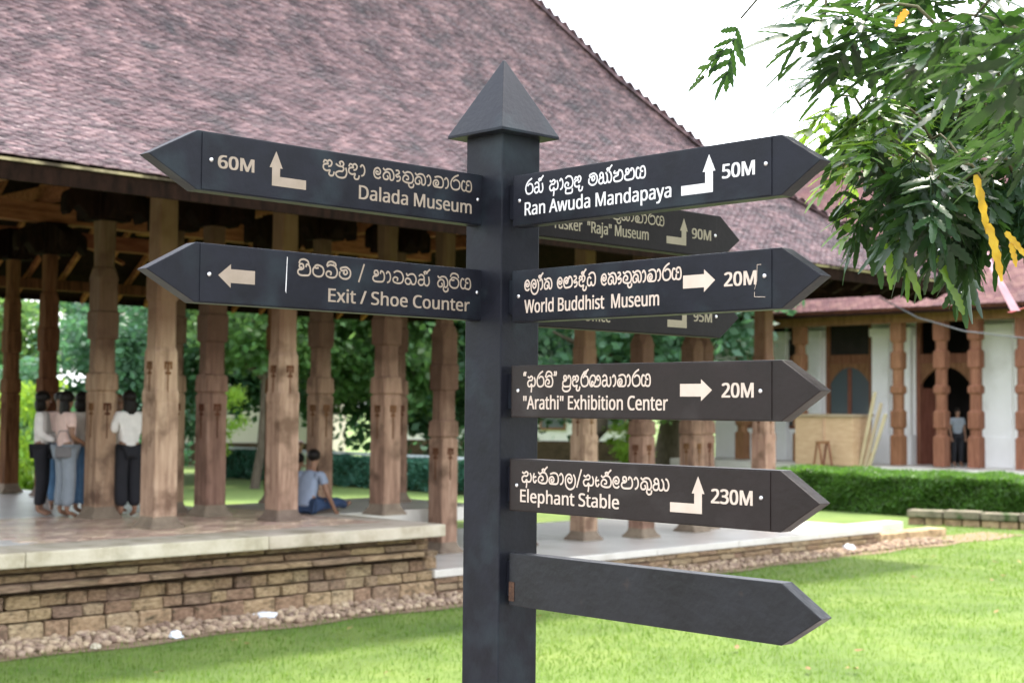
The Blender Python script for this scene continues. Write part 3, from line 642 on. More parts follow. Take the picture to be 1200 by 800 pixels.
def base_mesh(wd):
    mb = MB(); k = wd / .4
    mb.loft([ring(w_ * k, .05, z) for z, w_ in ((0, .60), (.03, .59), (.035, .56), (.08, .47), (.12, .42), (.15, .405))]); return mb.mesh('pillar_base', M['stone_base'])
M['stone_base'] = mat('grey_pillar_stone', [(.14, .10, .075), (.25, .19, .14)], 5, .9, bump=.4, objrand=.15)
motif = MB()
for x0, x1, z0, z1 in ((-.055, .055, .125, .155), (-.055, -.03, .06, .125), (.03, .055, .06, .125), (-.012, .012, .03, .125), (-.04, .04, .0, .03), (-.006, .006, -.30, .0)):
    motif.box(x0, x1, -.004, .010, z0, z1)
motif_me = motif.mesh('carved_motif', M['timber'])
def bracket_mesh():
    mb = MB()
    for q in range(4):
        mt = Matrix.Rotation(q * math.pi / 2, 4, 'Z'); rings = []
        for x, zt_, zb2, w_ in ((.02, .44, .06, .13), (.18, .44, .02, .13), (.30, .42, -.03, .12), (.36, .40, .06, .11), (.44, .37, .14, .11), (.50, .33, .08, .10), (.56, .30, .0, .10), (.60, .24, .04, .08), (.61, .18, .10, .05)):
            rings.append([tuple(mt @ Vector(p)) for p in ((x, -w_, zb2), (x, w_, zb2), (x, w_, zt_), (x, -w_, zt_))])
        mb.loft(rings)
    mb.box(-.19, .19, -.19, .19, -.04, .47)
    return mb.mesh('bracket', M['timber_dark'])
brk = bracket_mesh()
FZ, TZ = H - 1.47, H - 2.07
pm_cache = {}
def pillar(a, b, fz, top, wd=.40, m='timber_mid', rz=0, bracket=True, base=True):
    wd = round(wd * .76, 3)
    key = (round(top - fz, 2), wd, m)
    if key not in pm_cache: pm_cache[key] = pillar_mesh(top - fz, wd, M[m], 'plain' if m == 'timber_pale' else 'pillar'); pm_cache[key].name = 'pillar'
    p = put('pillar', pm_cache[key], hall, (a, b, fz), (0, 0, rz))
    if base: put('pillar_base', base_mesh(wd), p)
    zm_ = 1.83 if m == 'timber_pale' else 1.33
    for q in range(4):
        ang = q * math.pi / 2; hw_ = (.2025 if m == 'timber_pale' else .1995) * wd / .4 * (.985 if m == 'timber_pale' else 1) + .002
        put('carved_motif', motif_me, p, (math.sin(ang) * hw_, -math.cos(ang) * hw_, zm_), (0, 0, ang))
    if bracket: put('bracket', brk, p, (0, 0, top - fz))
    return p
FT, BT = H + 2.80, H + 2.42
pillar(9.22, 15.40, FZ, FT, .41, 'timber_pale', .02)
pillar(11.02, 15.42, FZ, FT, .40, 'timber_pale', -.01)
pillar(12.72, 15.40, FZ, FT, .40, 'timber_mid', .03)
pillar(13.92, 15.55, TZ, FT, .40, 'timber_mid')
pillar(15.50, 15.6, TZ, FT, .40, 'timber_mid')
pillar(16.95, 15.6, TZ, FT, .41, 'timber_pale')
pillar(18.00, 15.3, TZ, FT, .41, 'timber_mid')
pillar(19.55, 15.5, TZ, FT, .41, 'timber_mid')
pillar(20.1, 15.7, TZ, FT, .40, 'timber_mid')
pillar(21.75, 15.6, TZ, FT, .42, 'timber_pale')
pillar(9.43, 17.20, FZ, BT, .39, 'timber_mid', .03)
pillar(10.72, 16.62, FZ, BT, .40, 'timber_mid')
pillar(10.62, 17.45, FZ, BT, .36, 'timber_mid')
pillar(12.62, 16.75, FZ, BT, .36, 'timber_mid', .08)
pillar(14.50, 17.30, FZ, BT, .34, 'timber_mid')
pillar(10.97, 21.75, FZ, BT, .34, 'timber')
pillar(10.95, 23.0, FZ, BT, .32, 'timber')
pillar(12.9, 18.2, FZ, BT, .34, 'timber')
# beams on the brackets and ties across the hall
def beam(a0, a1, b0, b1, z0, z1, m='timber_warm_lit'):
    MB().box(a0, a1, b0, b1, z0, z1).build('beam', M[m], hall, bevel=.01)
beam(3, EA1 - .9, 15.27, 15.53, FT + .46, FT + .74, 'timber')
beam(3, 21.0, 16.95, 17.2, BT + .47, BT + .78)
beam(4, 19.0, 21.65, 21.9, BT + .47, BT + .78)
beam(4, 19.0, 24.1, 24.35, BT + .40, BT + .66)
for a in (7.6, 9.25, 10.85, 12.68, 14.3, 16.9, 18.1, 19.8):
    beam(a - .12, a + .12, 14.7, 24.7, BT + .79, BT + 1.03)
for i, a in enumerate((8.2, 9.9, 11.6, 13.4, 15.2)): beam(a - .07, a + .07, 17.3, 24.4, BT + 1.05, BT + 1.2)
beam(3, EA1 - .5, EB0 + .5, EB0 + .68, EZ + .06, EZ + .24, 'timber_dark')
beam(3, EA1 - 1, EB1 - .75, EB1 - .55, EZ + .0, EZ + .2, 'timber')
# braces slanting off the far eave
for a in np.arange(8.5, 20, 1.3):
    mb = MB(); mb.tube([(a, 24.3, BT + .2), (a + .1, 26.2, BT + .75)], .045, 4); mb.build('brace', M['timber_warm_lit'], hall)
# far row of posts that carry the rear eave
for a in (13.6, 16.4, 19.2): pass

# ---------------- platform
plat = thing('stone_platform', 'stepped stone platform with pale coping carrying the pillared hall', 'platform', (0, 0, 0), U)
AE = 12.28                                             # where the upper floor ends
mb = MB(); mb.box(-3, AE - .12, 14.12, 18.35, -.1, FZ - .07); mb.box(-3, 11.6, 18.35, 27, -.1, FZ - .07); mb.build('wall_core', M['stone_core'], plat)
mb = MB(); mb.box(-3, AE - .1, 14.3, 18.4, FZ - .07, FZ - .012); mb.box(-3, 11.6, 18.4, 27, FZ - .07, FZ - .012); mb.build('floor', M['terrace'], plat)
mb = MB(); mb.box(-3, 11.7, 25.9, 27.2, FZ - .1, FZ + .03); mb.build('coping', M['slab'], plat)
mb = MB(); mb.box(AE - .3, 15.2, 15.9, 18.4, FZ - .2, FZ - .003); mb.build('floor', M['terrace'], plat)
a = -3.0
for wd in (3.4, 3.1, 3.2, 2.9, 3.05):                   # upper coping, long stones
    e = min(a + wd, AE)
    if e <= a: break
    MB().box(a + .003, e - .003, 13.65, 14.42, FZ - .155, FZ + rnd.uniform(-.002, .002)).build('coping', M['slab'], plat, bevel=.018); a = e
MB().box(AE - .45, AE - .004, 14.424, 18.3, FZ - .155, FZ - .001).build('coping', M['slab'], plat, bevel=.018)
def stone_proto(seed, m):
    r = random.Random(seed); bm = bmesh.new(); bmesh.ops.create_cube(bm, size=1)
    bmesh.ops.bevel(bm, geom=bm.edges[:], offset=.07, segments=1, affect='EDGES')
    for v in bm.verts: v.co += Vector((r.uniform(-.03, .03), r.uniform(-.05, .05), r.uniform(-.05, .05)))
    me = bpy.data.meshes.new('stone'); bm.to_mesh(me); bm.free(); me.materials.append(m); return me
SP = [stone_proto(i, M['stone'] if i % 3 else M['stone_pinkish']) for i in range(12)]
def course(a0, a1, b, z0, z1, lo, hi, depth=.22, bj=.028, gap=.014, seed=0, axis='a'):
    r = random.Random(seed); a = a0
    while a < a1:
        w_ = min(r.uniform(lo, hi), a1 - a)
        if w_ > .05:
            bb = b + r.uniform(-bj, bj); loc = (a + w_ / 2, bb + depth / 2, (z0 + z1) / 2)
            dims = (w_ - gap, depth, z1 - z0 - gap * r.uniform(.6, 1.6))
            if axis == 'b': loc = (bb - depth / 2, a + w_ / 2, loc[2]); dims = (depth, w_ - gap, dims[2])
            put('stone', r.choice(SP), plat, loc, (0, r.uniform(-.008, .008), 0), dims)
        a += w_
def zc_(y): return H - y
course(3.6, AE - .15, 13.93, zc_(1.715), zc_(1.63), .25, .6, seed=1, bj=.012)
course(3.6, AE - .12, 13.86, zc_(1.80), zc_(1.715), .25, .55, seed=2, bj=.012)
course(3.6, AE - .02, 13.76, zc_(1.88), zc_(1.80), .35, .8, .3, seed=3, bj=.006)
course(3.6, AE + .02, 13.94, zc_(2.07), zc_(1.93), .18, .42, seed=4)
course(3.6, AE + .05, 13.91, zc_(2.20), zc_(2.07), .18, .40, seed=5)
course(3.6, AE + .10, 13.87, zc_(2.42), zc_(2.20), .22, .44, seed=6, bj=.03)
course(13.95, 15.4, AE, zc_(1.88), zc_(1.64), .2, .4, seed=7, axis='b')
course(13.95, 15.4, AE + .1, zc_(2.07), zc_(1.9), .2, .4, seed=8, axis='b')
# lower terrace
MB().box(AE - .1, 22.85, 14.06, 18.35, -.1, TZ - .095).build('wall_core', M['stone_core'], plat)
a = AE + .02
for wd in (2.1, 2.3, 2.0, 2.25, 2.1):
    e = min(a + wd, 22.95)
    MB().box(a + .004, e - .004, 13.88, 15.0, TZ - .10, TZ).build('coping', M['terrace'], plat, bevel=.012)
    MB().box(a + .004, e - .004, 15.008, 18.4, TZ - .10, TZ - rnd.uniform(0, .003)).build('paving_slab', M['terrace'], plat, bevel=.006); a = e
course(AE + .05, 22.9, 13.90, zc_(2.255), zc_(2.17), .25, .55, seed=9, bj=.012)
course(AE + .05, 22.9, 13.87, zc_(2.34), zc_(2.255), .22, .5, seed=10, bj=.015)
course(AE + .05, 22.95, 13.82, zc_(2.45), zc_(2.34), .3, .6, seed=11, bj=.03)
course(13.9, 16.4, 22.95, zc_(2.42), zc_(2.18), .3, .5, seed=12, axis='b')
# terracotta pavers on the hall floor
pv = [stone_proto(60 + i, M['paver']) for i in range(3)]
b = 14.45; row = 0
while b < 17.9:
    a = 7.3 + (.14 if row % 2 else 0)
    while a < 11.9:
        put('paver', pv[(row + int(a * 7)) % 3], plat, (a, b, FZ - .022), (0, 0, rnd.choice((0, math.pi))), (.272, .192, .04 + rnd.uniform(-.003, .003))); a += .285
    b += .205; row += 1

# ================================================================== KERB, HEDGE
def hedge(name, label, a0, a1, b0, b1, z1, n, m, leaf=.045, seed=1, cat='hedge'):
    t = thing(name, label, cat, (0, 0, 0), U)
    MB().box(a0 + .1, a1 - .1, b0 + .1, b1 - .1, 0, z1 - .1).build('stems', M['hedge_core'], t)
    g = np.random.default_rng(seed)
    A = np.concatenate([g.uniform(a0, a1, n // 2), g.uniform(a0, a0 + .14, n // 2)]); B = np.concatenate([g.uniform(b0, b1, n)]); Z = np.concatenate([z1 - .14 * g.random(n // 2) ** 1.5, z1 * g.random(n // 2)])
    Z += .035 * np.sin(A * 2.3 + B * 1.7) * (Z / z1) + .03 * np.sin(B * 5.1)
    A += .05 * np.sin(Z * 7 + B * 3)
    P = np.stack([A, B, Z], 1); P = P[~((Z > z1 - .05) & (g.random(n) < .3))]; n = len(P)
    me = leaf_quads(P, leaf, g, m); put('foliage', me, t)
    return t
def leaf_quads(P, size, g, m, flat=0.0, aspect=.5):
    n = len(P); d = g.normal(size=(n, 3)); d /= np.linalg.norm(d, axis=1, keepdims=True); d[:, 2] *= (1 - flat)
    e = np.cross(d, g.normal(size=(n, 3))); e /= np.linalg.norm(e, axis=1, keepdims=True) + 1e-9
    s = size * (.6 + .8 * g.random((n, 1)))
    V = np.stack([P - d * s, P + e * s * aspect, P + d * s, P - e * s * aspect], 1).reshape(-1, 3)
    return np_mesh('foliage', V, np.arange(4 * n).reshape(-1, 4), m)
hedge('clipped_hedge', 'long low clipped green hedge in front of the white museum building', 29.75, 32.4, 8.0, 21.6, .93, 90000, M['hedge'], .04)
hedge('low_planting', 'low teal green planting strip behind the hall, below a pale rail', 27.5, 28.3, 24.5, 43, .84, 26000, M['teal'], .07, 5, 'planting')
# pale rail over the planting
rail = thing('rail', 'pale painted metal rail running above the planting strip behind the hall', 'railing', (0, 0, 0), U)
MB().box(28.4, 28.47, 24.5, 43, .88, .96).build('top_rail', M['metal_rail'], rail)
for b in np.arange(25, 43, 1.6): MB().box(28.41, 28.46, b, b + .05, 0, .88).build('rail_post', M['metal_rail'], rail)
# kerb stones right of the terrace
kb = thing('kerb', 'mossy old kerb of long stones on the lawn before the hedge', 'kerb', (0, 0, 0))
M['kerb'] = mat('mossy_kerb_stone', [(.10, .085, .06), (.22, .18, .13)], 4, .95, bump=.6, objrand=.2, patch=((.05, .08, .025), 3, .5, .65))
p0, p1 = at(1066, 608, 31.0), at(1290, 606, 29.0)
for i in range(5):
    q0, q1 = p0.lerp(p1, i / 5), p0.lerp(p1, (i + 1) / 5 - .008); m_ = (q0 + q1) / 2; L_ = (q1 - q0).length
    o = MB().box(-L_ / 2, L_ / 2, -.22, .22, .16, .31 + .02 * (i % 2)).build('stone', M['kerb'], kb, bevel=.03); o.location = (m_.x, m_.y, 0); o.rotation_euler[2] = math.atan2(q1.y - q0.y, q1.x - q0.x)
    for k in range(2):
        o = MB().box(-L_ / 4 + .01, L_ / 4 - .01, -.17, .17, -.05, .15).build('stone', M['stone'], kb, bevel=.03)
        pp = q0.lerp(q1, .25 + .5 * k); o.location = (pp.x, pp.y, 0); o.rotation_euler[2] = math.atan2(q1.y - q0.y, q1.x - q0.x)
st = thing('drain_step', 'low stone step joining the terrace end and the mossy kerb', 'step', (0, 0, 0), U)
MB().box(23.05, 25.6, 14.1, 14.5, -.02, .16).build('stone', M['stone'], st, bevel=.02)
MB().box(23.05, 25.9, 15.2, 15.6, -.02, .20).build('stone', M['terrace'], st, bevel=.02)

# litter on the gravel
def crumple(name, label, cat, px, py, Y, sx, sy, sz, m, seed):
    r = random.Random(seed); bm = bmesh.new(); bmesh.ops.create_icosphere(bm, subdivisions=3, radius=1)
    for v in bm.verts:
        k = 1 + .45 * noise.noise(v.co * 2.2 + Vector((seed, 0, 0))); v.co = Vector((v.co.x * sx * k, v.co.y * sy * k, max(v.co.z, -.3) * sz * k))
    me = bpy.data.meshes.new(name); bm.to_mesh(me); bm.free(); me.materials.append(m)
    p = at(px, py, Y); put(name, me, None, (p.x, p.y, sz * .3 + .02), label=label, cat=cat)
crumple('plastic_bag', 'crumpled white and violet plastic bag on the gravel by the wall', 'litter', 311, 722, 16.4, .16, .07, .05, M['plastic_white'], 3)
crumple('pale_stone', 'whitish lump of stone at the lawn edge, nearest of three pale lumps', 'stone', 206, 742, 15.0, .065, .06, .05, M['plastic_white'], 5)
crumple('pale_stone', 'small whitish stone beside the gravel far left along the wall', 'stone', 112, 758, 14.3, .05, .045, .035, M['slab'], 7)
crumple('pale_stone', 'white stone on the gravel below the terrace end', 'stone', 995, 640, 24.8, .12, .10, .08, M['plastic_white'], 9)

# ================================================================== MUSEUM BUILDING
mus = thing('museum_building', 'long white plastered building with red brown pillars and pink tiled roof', 'building', (0, 0, 0), U)
MA, MZ = 39.6, H - 1.62                                # wall plane and veranda floor
def seen_b(px, a, py=500):
    d = at(px, py, 1.0) - Vector((0, 0, H)); da = d.x * CU + d.y * SU; db = -d.x * SU + d.y * CU
    return db * a / da
def wz(py, px, a):
    d = at(px, py, 1.0) - Vector((0, 0, H)); da = d.x * CU + d.y * SU
    return H + d.z * a / da
PA = 38.0
BE = seen_b(838, MA)                                # the building's near end
ETOP = wz(371, 900, PA - .6)
MB().box(PA - .8, MA + 8, -2, BE, -.1, MZ).build('floor', M['terrace'], mus)
WT = ETOP + .5
MB().box(MA, MA + .3, seen_b(886, MA), seen_b(872, MA), MZ, MZ + 1.0).build('wall', M['plaster'], mus)
W_ = MB().box(MA + .05, MA + .15, seen_b(886, MA), seen_b(872, MA), MZ + 1.0, ETOP - .9).build('window', M['timber_red'], mus)
MB().box(MA, MA + .3, seen_b(886, MA), seen_b(872, MA), ETOP - .9, WT).build('wall', M['plaster'], mus)
MB().box(MA + .3, MA + 8, BE - .3, BE, MZ, WT).build('wall', M['plaster'], mus)
# wall bays between openings: (px0, px1)
bay = [(790, 900), (944, 966), (1023, 1046), (1059, 1072), (1141, 1196)]
opn = [(900, 944, 'window'), (966, 1023, 'window'), (1072, 1141, 'door'), (1196, 1250, 'window')]
def bb(px): return seen_b(px, MA)
for x0, x1 in [(838, 872), (886, 899), (944, 967), (1022, 1073), (1141, 1196), (1262, 1500)]:
    MB().box(MA, MA + .4, bb(x1), bb(x0), MZ, WT).build('wall', M['plaster'], mus)
for x0, x1 in ((945, 966), (1026, 1045), (1060, 1071), (1150, 1190), (905, 925)):      # pilasters with capital and skirting
    b0_, b1_ = bb(x1), bb(x0); mb = MB()
    mb.box(MA - .22, MA - .003, b0_, b1_, MZ, ETOP - .35); mb.box(MA - .28, MA - .003, b0_ - .07, b1_ + .07, MZ, MZ + .9); mb.box(MA - .27, MA - .003, b0_ - .06, b1_ + .06, ETOP - .62, ETOP - .36)
    mb.build('pilaster', M['plaster'], mus, bevel=.02)
MB().box(MA - .05, MA - .002, bb(1500), bb(1197), MZ, MZ + .9).build('skirting', M['plaster'], mus)
for x0, x1, kd in [(899, 944, 'window'), (967, 1022, 'window'), (1073, 1141, 'door'), (1196, 1262, 'window')]:
    b0_, b1_ = bb(x1), bb(x0); zt_ = ETOP - .15; sill = MZ + (1.0 if kd == 'window' else 0)
    MB().box(MA, MA + .4, b0_, b1_, zt_, WT).build('lintel', M['timber_red'], mus)
    if kd == 'window': MB().box(MA + .002, MA + .398, b0_, b1_, MZ, sill).build('wall', M['plaster'], mus)
    fr = MB(); wv = b1_ - b0_
    fr.box(MA + .05, MA + .2, b0_, b0_ + .14, sill, zt_); fr.box(MA + .05, MA + .2, b1_ - .14, b1_, sill, zt_)
    zm_ = sill + (zt_ - sill) * (.62 if kd == 'window' else .70)
    fr.box(MA + .05, MA + .2, b0_ + .14, b1_ - .14, zm_, zm_ + .28); 
    W = fr.build(kd, M['timber_red'], mus)
    # arched head in the frame
    ar = MB(); n = 10; cb = (b0_ + b1_) / 2; hw = wv / 2 - .14; zs = zm_ - .62
    low = []; up = []
    for i in range(n + 1):
        t = -1 + 2 * i / n; y = cb + t * hw; zz = zs + .5 * (1 - abs(t) ** 2.2); low.append((y, zz)); up.append((y, zm_ - .002))
    V = [(MA + x, y, z) for x in (.08, .17) for y, z in low + up]; k = 2 * (n + 1); F = []
    for i in range(n):
        q = (i, i + 1, n + 2 + i, n + 1 + i); F += [q, tuple(j + k for j in q[::-1]), (i, i + k, i + 1 + k, i + 1)]
    ar.add(V, F); ar.build('arched_head', M['timber_red'], W)
    if kd == 'window':
        MB().box(MA + .11, MA + .13, b0_ + .14, b1_ - .14, sill, zm_ - .1).build('pane', M['glass'], W)
        mb = MB(); mb.box(MA + .06, MA + .19, cb - .06, cb + .06, sill, zm_ - .16); mb.box(MA + .05, MA + .2, b0_ + .14, b1_ - .14, sill, sill + .1); mb.build('mullion', M['timber_red'], W)
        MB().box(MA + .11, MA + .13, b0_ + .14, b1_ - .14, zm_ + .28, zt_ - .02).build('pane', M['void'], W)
    else:
        for s_, e in ((0, 1), (1, -1)):
            y0 = (b0_ + .14) if s_ == 0 else (b1_ - .14); o = MB().box(0, .06, 0, e * .65, 0, zm_ - MZ - .75).build('door_leaf', M['timber_red'], W)
            o.location = (MA + .12, y0, MZ); o.rotation_euler[2] = (-1.2 if s_ == 0 else 1.2)
# veranda pillars, beam, roof
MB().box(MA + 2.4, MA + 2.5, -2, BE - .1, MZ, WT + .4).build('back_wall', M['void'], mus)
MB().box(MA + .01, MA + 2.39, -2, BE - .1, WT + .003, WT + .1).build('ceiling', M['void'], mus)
vmb = MB(); vh = ETOP - .32 - MZ; VL = []; zz_ = 0
for hh_, w_, c_ in ((.9, .42, .03), (.22, .36, .28), (.5, .44, .10), (.5, .37, .28), (.22, .45, .12), (.5, .37, .28), (.5, .44, .10), (.3, .36, .28), (3, .42, .04)):
    w_ *= .84; VL += [ring(w_, c_, min(zz_ + .03, vh - .02)), ring(w_, c_, min(zz_ + hh_ - .03, vh))]; zz_ += hh_
    if zz_ >= vh: break
vmb.loft(VL); vp = vmb.mesh('pillar', M['timber_red'])
for px in (870, 938, 1053, 1103.5, 1144, 1200, 1290): put('pillar', vp, mus, (PA, seen_b(px, PA), MZ), (0, 0, .0))
MB().box(PA - .2, PA + .2, -2, BE, ETOP - .32, ETOP - .02).build('beam', M['timber_red'], mus)
MB().box(PA - 1.0, PA - .95, -2, BE + .8, ETOP - .12, ETOP).build('fascia_board', M['timber_dark'], mus)
MB().box(PA - .9, MA + .3, -2, BE + .4, ETOP + .02, ETOP + .06).build('ceiling', M['timber_dark'], mus)
def mprof(s): return s * .62 if s < 3.2 else 1.984 + (s - 3.2) * 1.0
rows = [[(PA - 1 + s, BE + .8, ETOP + mprof(s)), (PA - 1 + s, -2, ETOP + mprof(s))] for s in (0, 3.2, 7)]
roof_deck(rows).build('roof_boards', M['timber'], mus)
roof_deck([[(PA + 13 - s, -2, ETOP + mprof(s)), (PA + 13 - s, BE + .8, ETOP + mprof(s))] for s in (0, 3.2, 7)]).build('roof_boards', M['timber'], mus)
def museum_tiles():
    it = []; i = 0
    for s, z, al in tile_rows(0, 0, mprof, 7, .17, .22, 0):
        i += 1; b = 4 + (.12 if i % 2 else 0)
        while b < BE + .7:
            it.append(((PA - 1 + s, b, ETOP + z + .03), (0, -1, 0), (math.cos(al), 0, math.sin(al)), (-math.sin(al), 0, math.cos(al)))); b += .24
    V, Q = tiles_np(it, .24, .24, .02, 8); put('roof_tiles', np_mesh('roof_tiles', V, Q, M['tile2']), mus, kind='stuff')
museum_tiles()
# crate, planks, bench frame by the wall
cb_ = seen_b(976, 37.2, 515)
cr = thing('plywood_crate', 'large bare plywood box standing in front of the museum window', 'crate', wab(37.2, cb_, MZ), U)
hw = 1.0
MB().box(-.5, .5, -hw, hw, 0, 1.42).build('box', M['plywood'], cr, bevel=.01)
MB().box(-.56, .56, -hw - .06, hw + .06, 1.424, 1.50).build('lid', M['plank'], cr)
MB().box(-.53, -.503, -.05, .02, 0, 1.42).build('batten', M['plywood'], cr)
for i, (dx, ln, tilt, lab) in enumerate(((0, 2.2, .20, 'pale plank leaning beside the plywood box, longest of the leaning planks'), (.16, 1.9, .26, 'pale plank leaning against the pilaster, middle one of three'), (.30, 1.6, .32, 'shortest pale plank leaning by the pilaster next to the plywood box'))):
    p = wab(37.0, seen_b(1008, 37.0) - dx, MZ)
    o = MB().box(-.02, .02, -.05, .05, 0, ln).build('leaning_plank', M['plank'], None, label=lab, cat='plank', group='planks leaning by the plywood box')
    o.location = p; o.rotation_euler = (tilt, .05, U)
af = thing('trestle', 'small red brown trestle standing in front of the plywood box', 'trestle', wab(36.2, seen_b(964, 36.2), 0), U)
for s_ in (-1, 1):
    for d in (-1, 1):
        mb = MB(); mb.tube([(d * .25, s_ * .28, 0), (d * .25, s_ * .03, 1.45)], .035, 5); mb.build('leg', M['timber_red'], af)
MB().box(-.3, .3, -.05, .05, 1.42, 1.5).build('bar', M['timber_red'], af)

# ================================================================== WHITE BUILDINGS FAR BEHIND
def far_building(label, x0, x1, y0, y1, h, wins, m='plaster_cream', rf='tile2'):
    t = thing('white_building', label, 'building', ((x0 + x1) / 2, (y0 + y1) / 2, 0)); hx, hy = (x1 - x0) / 2, (y1 - y0) / 2
    MB().box(-hx, hx, -hy, hy, -.2, h).build('wall', M[m], t)
    MB().box(-hx - .06, hx + .06, -hy - .06, -hy - .003, 0, .9).build('plinth', M['stone_core'], t)
    mb = MB(); mb.loft([[(-hx - .5, -hy - .5, h), (hx + .5, -hy - .5, h), (hx + .5, hy + .5, h), (-hx - .5, hy + .5, h)], [(-hx + 2, -.1, h + 2.4), (hx - 2, -.1, h + 2.4), (hx - 2, .1, h + 2.4), (-hx + 2, .1, h + 2.4)]])
    mb.build('roof', M[rf], t)
    for i in range(wins):
        xx = -hx + (i + .5) * 2 * hx / wins
        W = MB().box(xx - .6, xx + .6, -hy - .08, -hy - .002, 1.4, 3.0).build('window', M['timber_red'], t)
        MB().box(xx - .5, xx + .5, -hy - .09, -hy - .082, 1.5, 2.9).build('pane', M['glass'], W)
    return t
far_building('cream walled building glimpsed behind the trees, between the left hand pillars', -14.5, -7.5, 58, 66, 4.6, 2)
far_building('low white building far behind the signpost, half hidden by trees', -5, 6.0, 66, 74, 2.6, 4, 'plaster')

# ================================================================== TREES BEHIND
def crown_mesh(seed, rx, ry, rz, clumps, per, leaf, m):
    g = np.random.default_rng(seed); P = []
    for i in range(clumps):
        d = g.normal(size=3); d /= np.linalg.norm(d); r = g.random() ** .35
        c_ = d * r * np.array([rx, ry, rz]); cs = (.16 + .2 * g.random()) * min(rx, rz)
        q = g.normal(size=(per, 3)) * cs * .5 * np.array([1.2, 1.2, .7]); P.append(c_ + q)
    return leaf_quads(np.concatenate(P), leaf, g, M[m], .2, .55)
crowns = {k: crown_mesh(s_, *a_) for k, (s_, a_) in {
    'dark': (1, (4.2, 4.0, 3.3, 80, 190, .17, 'crown_dark')), 'dark2': (2, (3.6, 3.6, 4.0, 80, 180, .17, 'crown_dark')),
    'thin': (9, (4.0, 3.6, 2.6, 26, 120, .15, 'crown_mid')), 'mid': (3, (4.0, 3.6, 3.2, 75, 180, .16, 'crown_mid')), 'lime': (4, (1.9, 1.8, 1.7, 26, 130, .10, 'crown_lime')), 'midbush': (5, (2.2, 2.0, 1.6, 50, 140, .12, 'crown_mid')),
    'darkbush': (6, (2.4, 2.0, 1.5, 50, 140, .12, 'crown_dark'))}.items()}
def tree(name, label, cat, px, Y, ck, zc0, s=1.0, trunk=.22, lean=.3, grp=None, rot=0, sz=1):
    x = at(px, 470, Y).x; t = thing(name, label, cat, (x, Y, 0), rot, grp)
    r = random.Random(int(px * 7 + Y)); h_ = zc0 * 1.0
    pts = [(lean * math.sin(i) * .2 + lean * i * .2, .1 * math.sin(i * 2), h_ * i / 5) for i in range(6)]
    if trunk:
        mb = MB(); mb.tube([(0, 0, -.2)] + pts, [trunk * 1.5] + [trunk * (1.15 - .13 * i) for i in range(6)], 9)
        for i in range(5):
            a_ = r.random() * 6.28; q = Vector(pts[3 + i % 3]); e_ = q + Vector((math.cos(a_) * 1.8, math.sin(a_) * 1.8, 1.1 + r.random())) * s
            mb.tube([q, q.lerp(e_, .5) + Vector((0, 0, .2)), e_], [trunk * .5, trunk * .35, trunk * .12], 6)
        mb.build('trunk', M['bark'], t, smooth=True)
    put('crown', crowns[ck], t, (lean, 0, zc0 + 1.0 * s), (0, 0, r.random() * 6), (s, s, s * sz))
    return t
TG = 'trees behind the pillared hall'
specs = [
 (-70, 46, 'mid', 3.4, .8, .25, 'leafy mid green tree at the far left edge behind the hall'),
 (30, 56, 'thin', 3.4, .9, .2, 'thin mid green tree with sky showing through behind the leftmost pillars'),
 (118, 44, 'dark', 2.6, .75, .28, 'dark green tree behind the group of standing visitors'),
 (200, 50, 'dark2', 4.4, 1.1, .3, 'tall dark green tree rising behind the second front pillar'),
 (300, 43, 'mid', 5.2, .85, .13, 'slender forked tree before the cream walled building'),
 (375, 52, 'dark', 4.0, 1.15, .3, 'broad dark tree behind the seated man'),
 (450, 46, 'mid', 4.2, .95, .25, 'mid green tree standing behind the middle pillars'),
 (505, 54, 'dark2', 3.6, 1.15, .3, 'dark round tree just left of the signpost'),
 (590, 48, 'dark', 4.0, 1.1, .3, 'dark tree hidden in part by the signpost itself'),
 (668, 44, 'dark', 4.4, 1.0, .24, 'dark tree with leaning trunk seen between the sign arms'),
 (735, 54, 'mid', 4.2, 1.1, .25, 'mid green tree behind the right hand pillars'),
 (782, 60, 'dark2', 4.6, 1.0, .6, 'huge grey trunked tree between the right hand pillars'),
 (180, 74, 'mid', 6.0, 1.3, .4, 'tall far tree rising over the others behind the hall'),
 (640, 76, 'mid', 6.0, 1.7, .4, 'tall far tree right behind the signpost'),
]
for i, (px, Y, ck, z0, s_, tr, lab) in enumerate(specs):
    tree('tree', lab, 'tree', px, Y, ck, z0, s_, tr, .4 if i != 9 else 1.6, TG)
tree('bush', 'bright lime green bush at the left behind the leftmost pillars', 'bush', 30, 37, 'lime', .9, .62, 0, 0, 'bushes behind the hall', sz=1.6)
tree('bush', 'lime green shrub against the cream wall between the left hand pillars', 'bush', 262, 40, 'lime', 1.7, .36, 0, 0, 'bushes behind the hall', sz=1.6)
tree('bush', 'small lime green shrub seen under the sign arm marked 20M', 'bush', 742, 44, 'lime', .9, .45, 0, 0, 'bushes behind the hall')
tree('bush', 'dark green bush low behind the standing visitors', 'bush', 130, 38, 'darkbush', .5, .8, 0, 0, 'bushes behind the hall')
tree('bush', 'mid green bush at the foot of the far left trees', 'bush', 90, 42, 'midbush', .5, .8, 0, 0, 'bushes behind the hall')
tree('tree', 'tall pale green tree rising beyond the museum roof', 'tree', 1060, 66, 'mid', 9.0, 1.5, .4, 0)
tree('tree', 'tall yellow green tree beyond the museum roof at the right', 'tree', 1190, 62, 'mid', 9.5, 1.5, .4, 0)

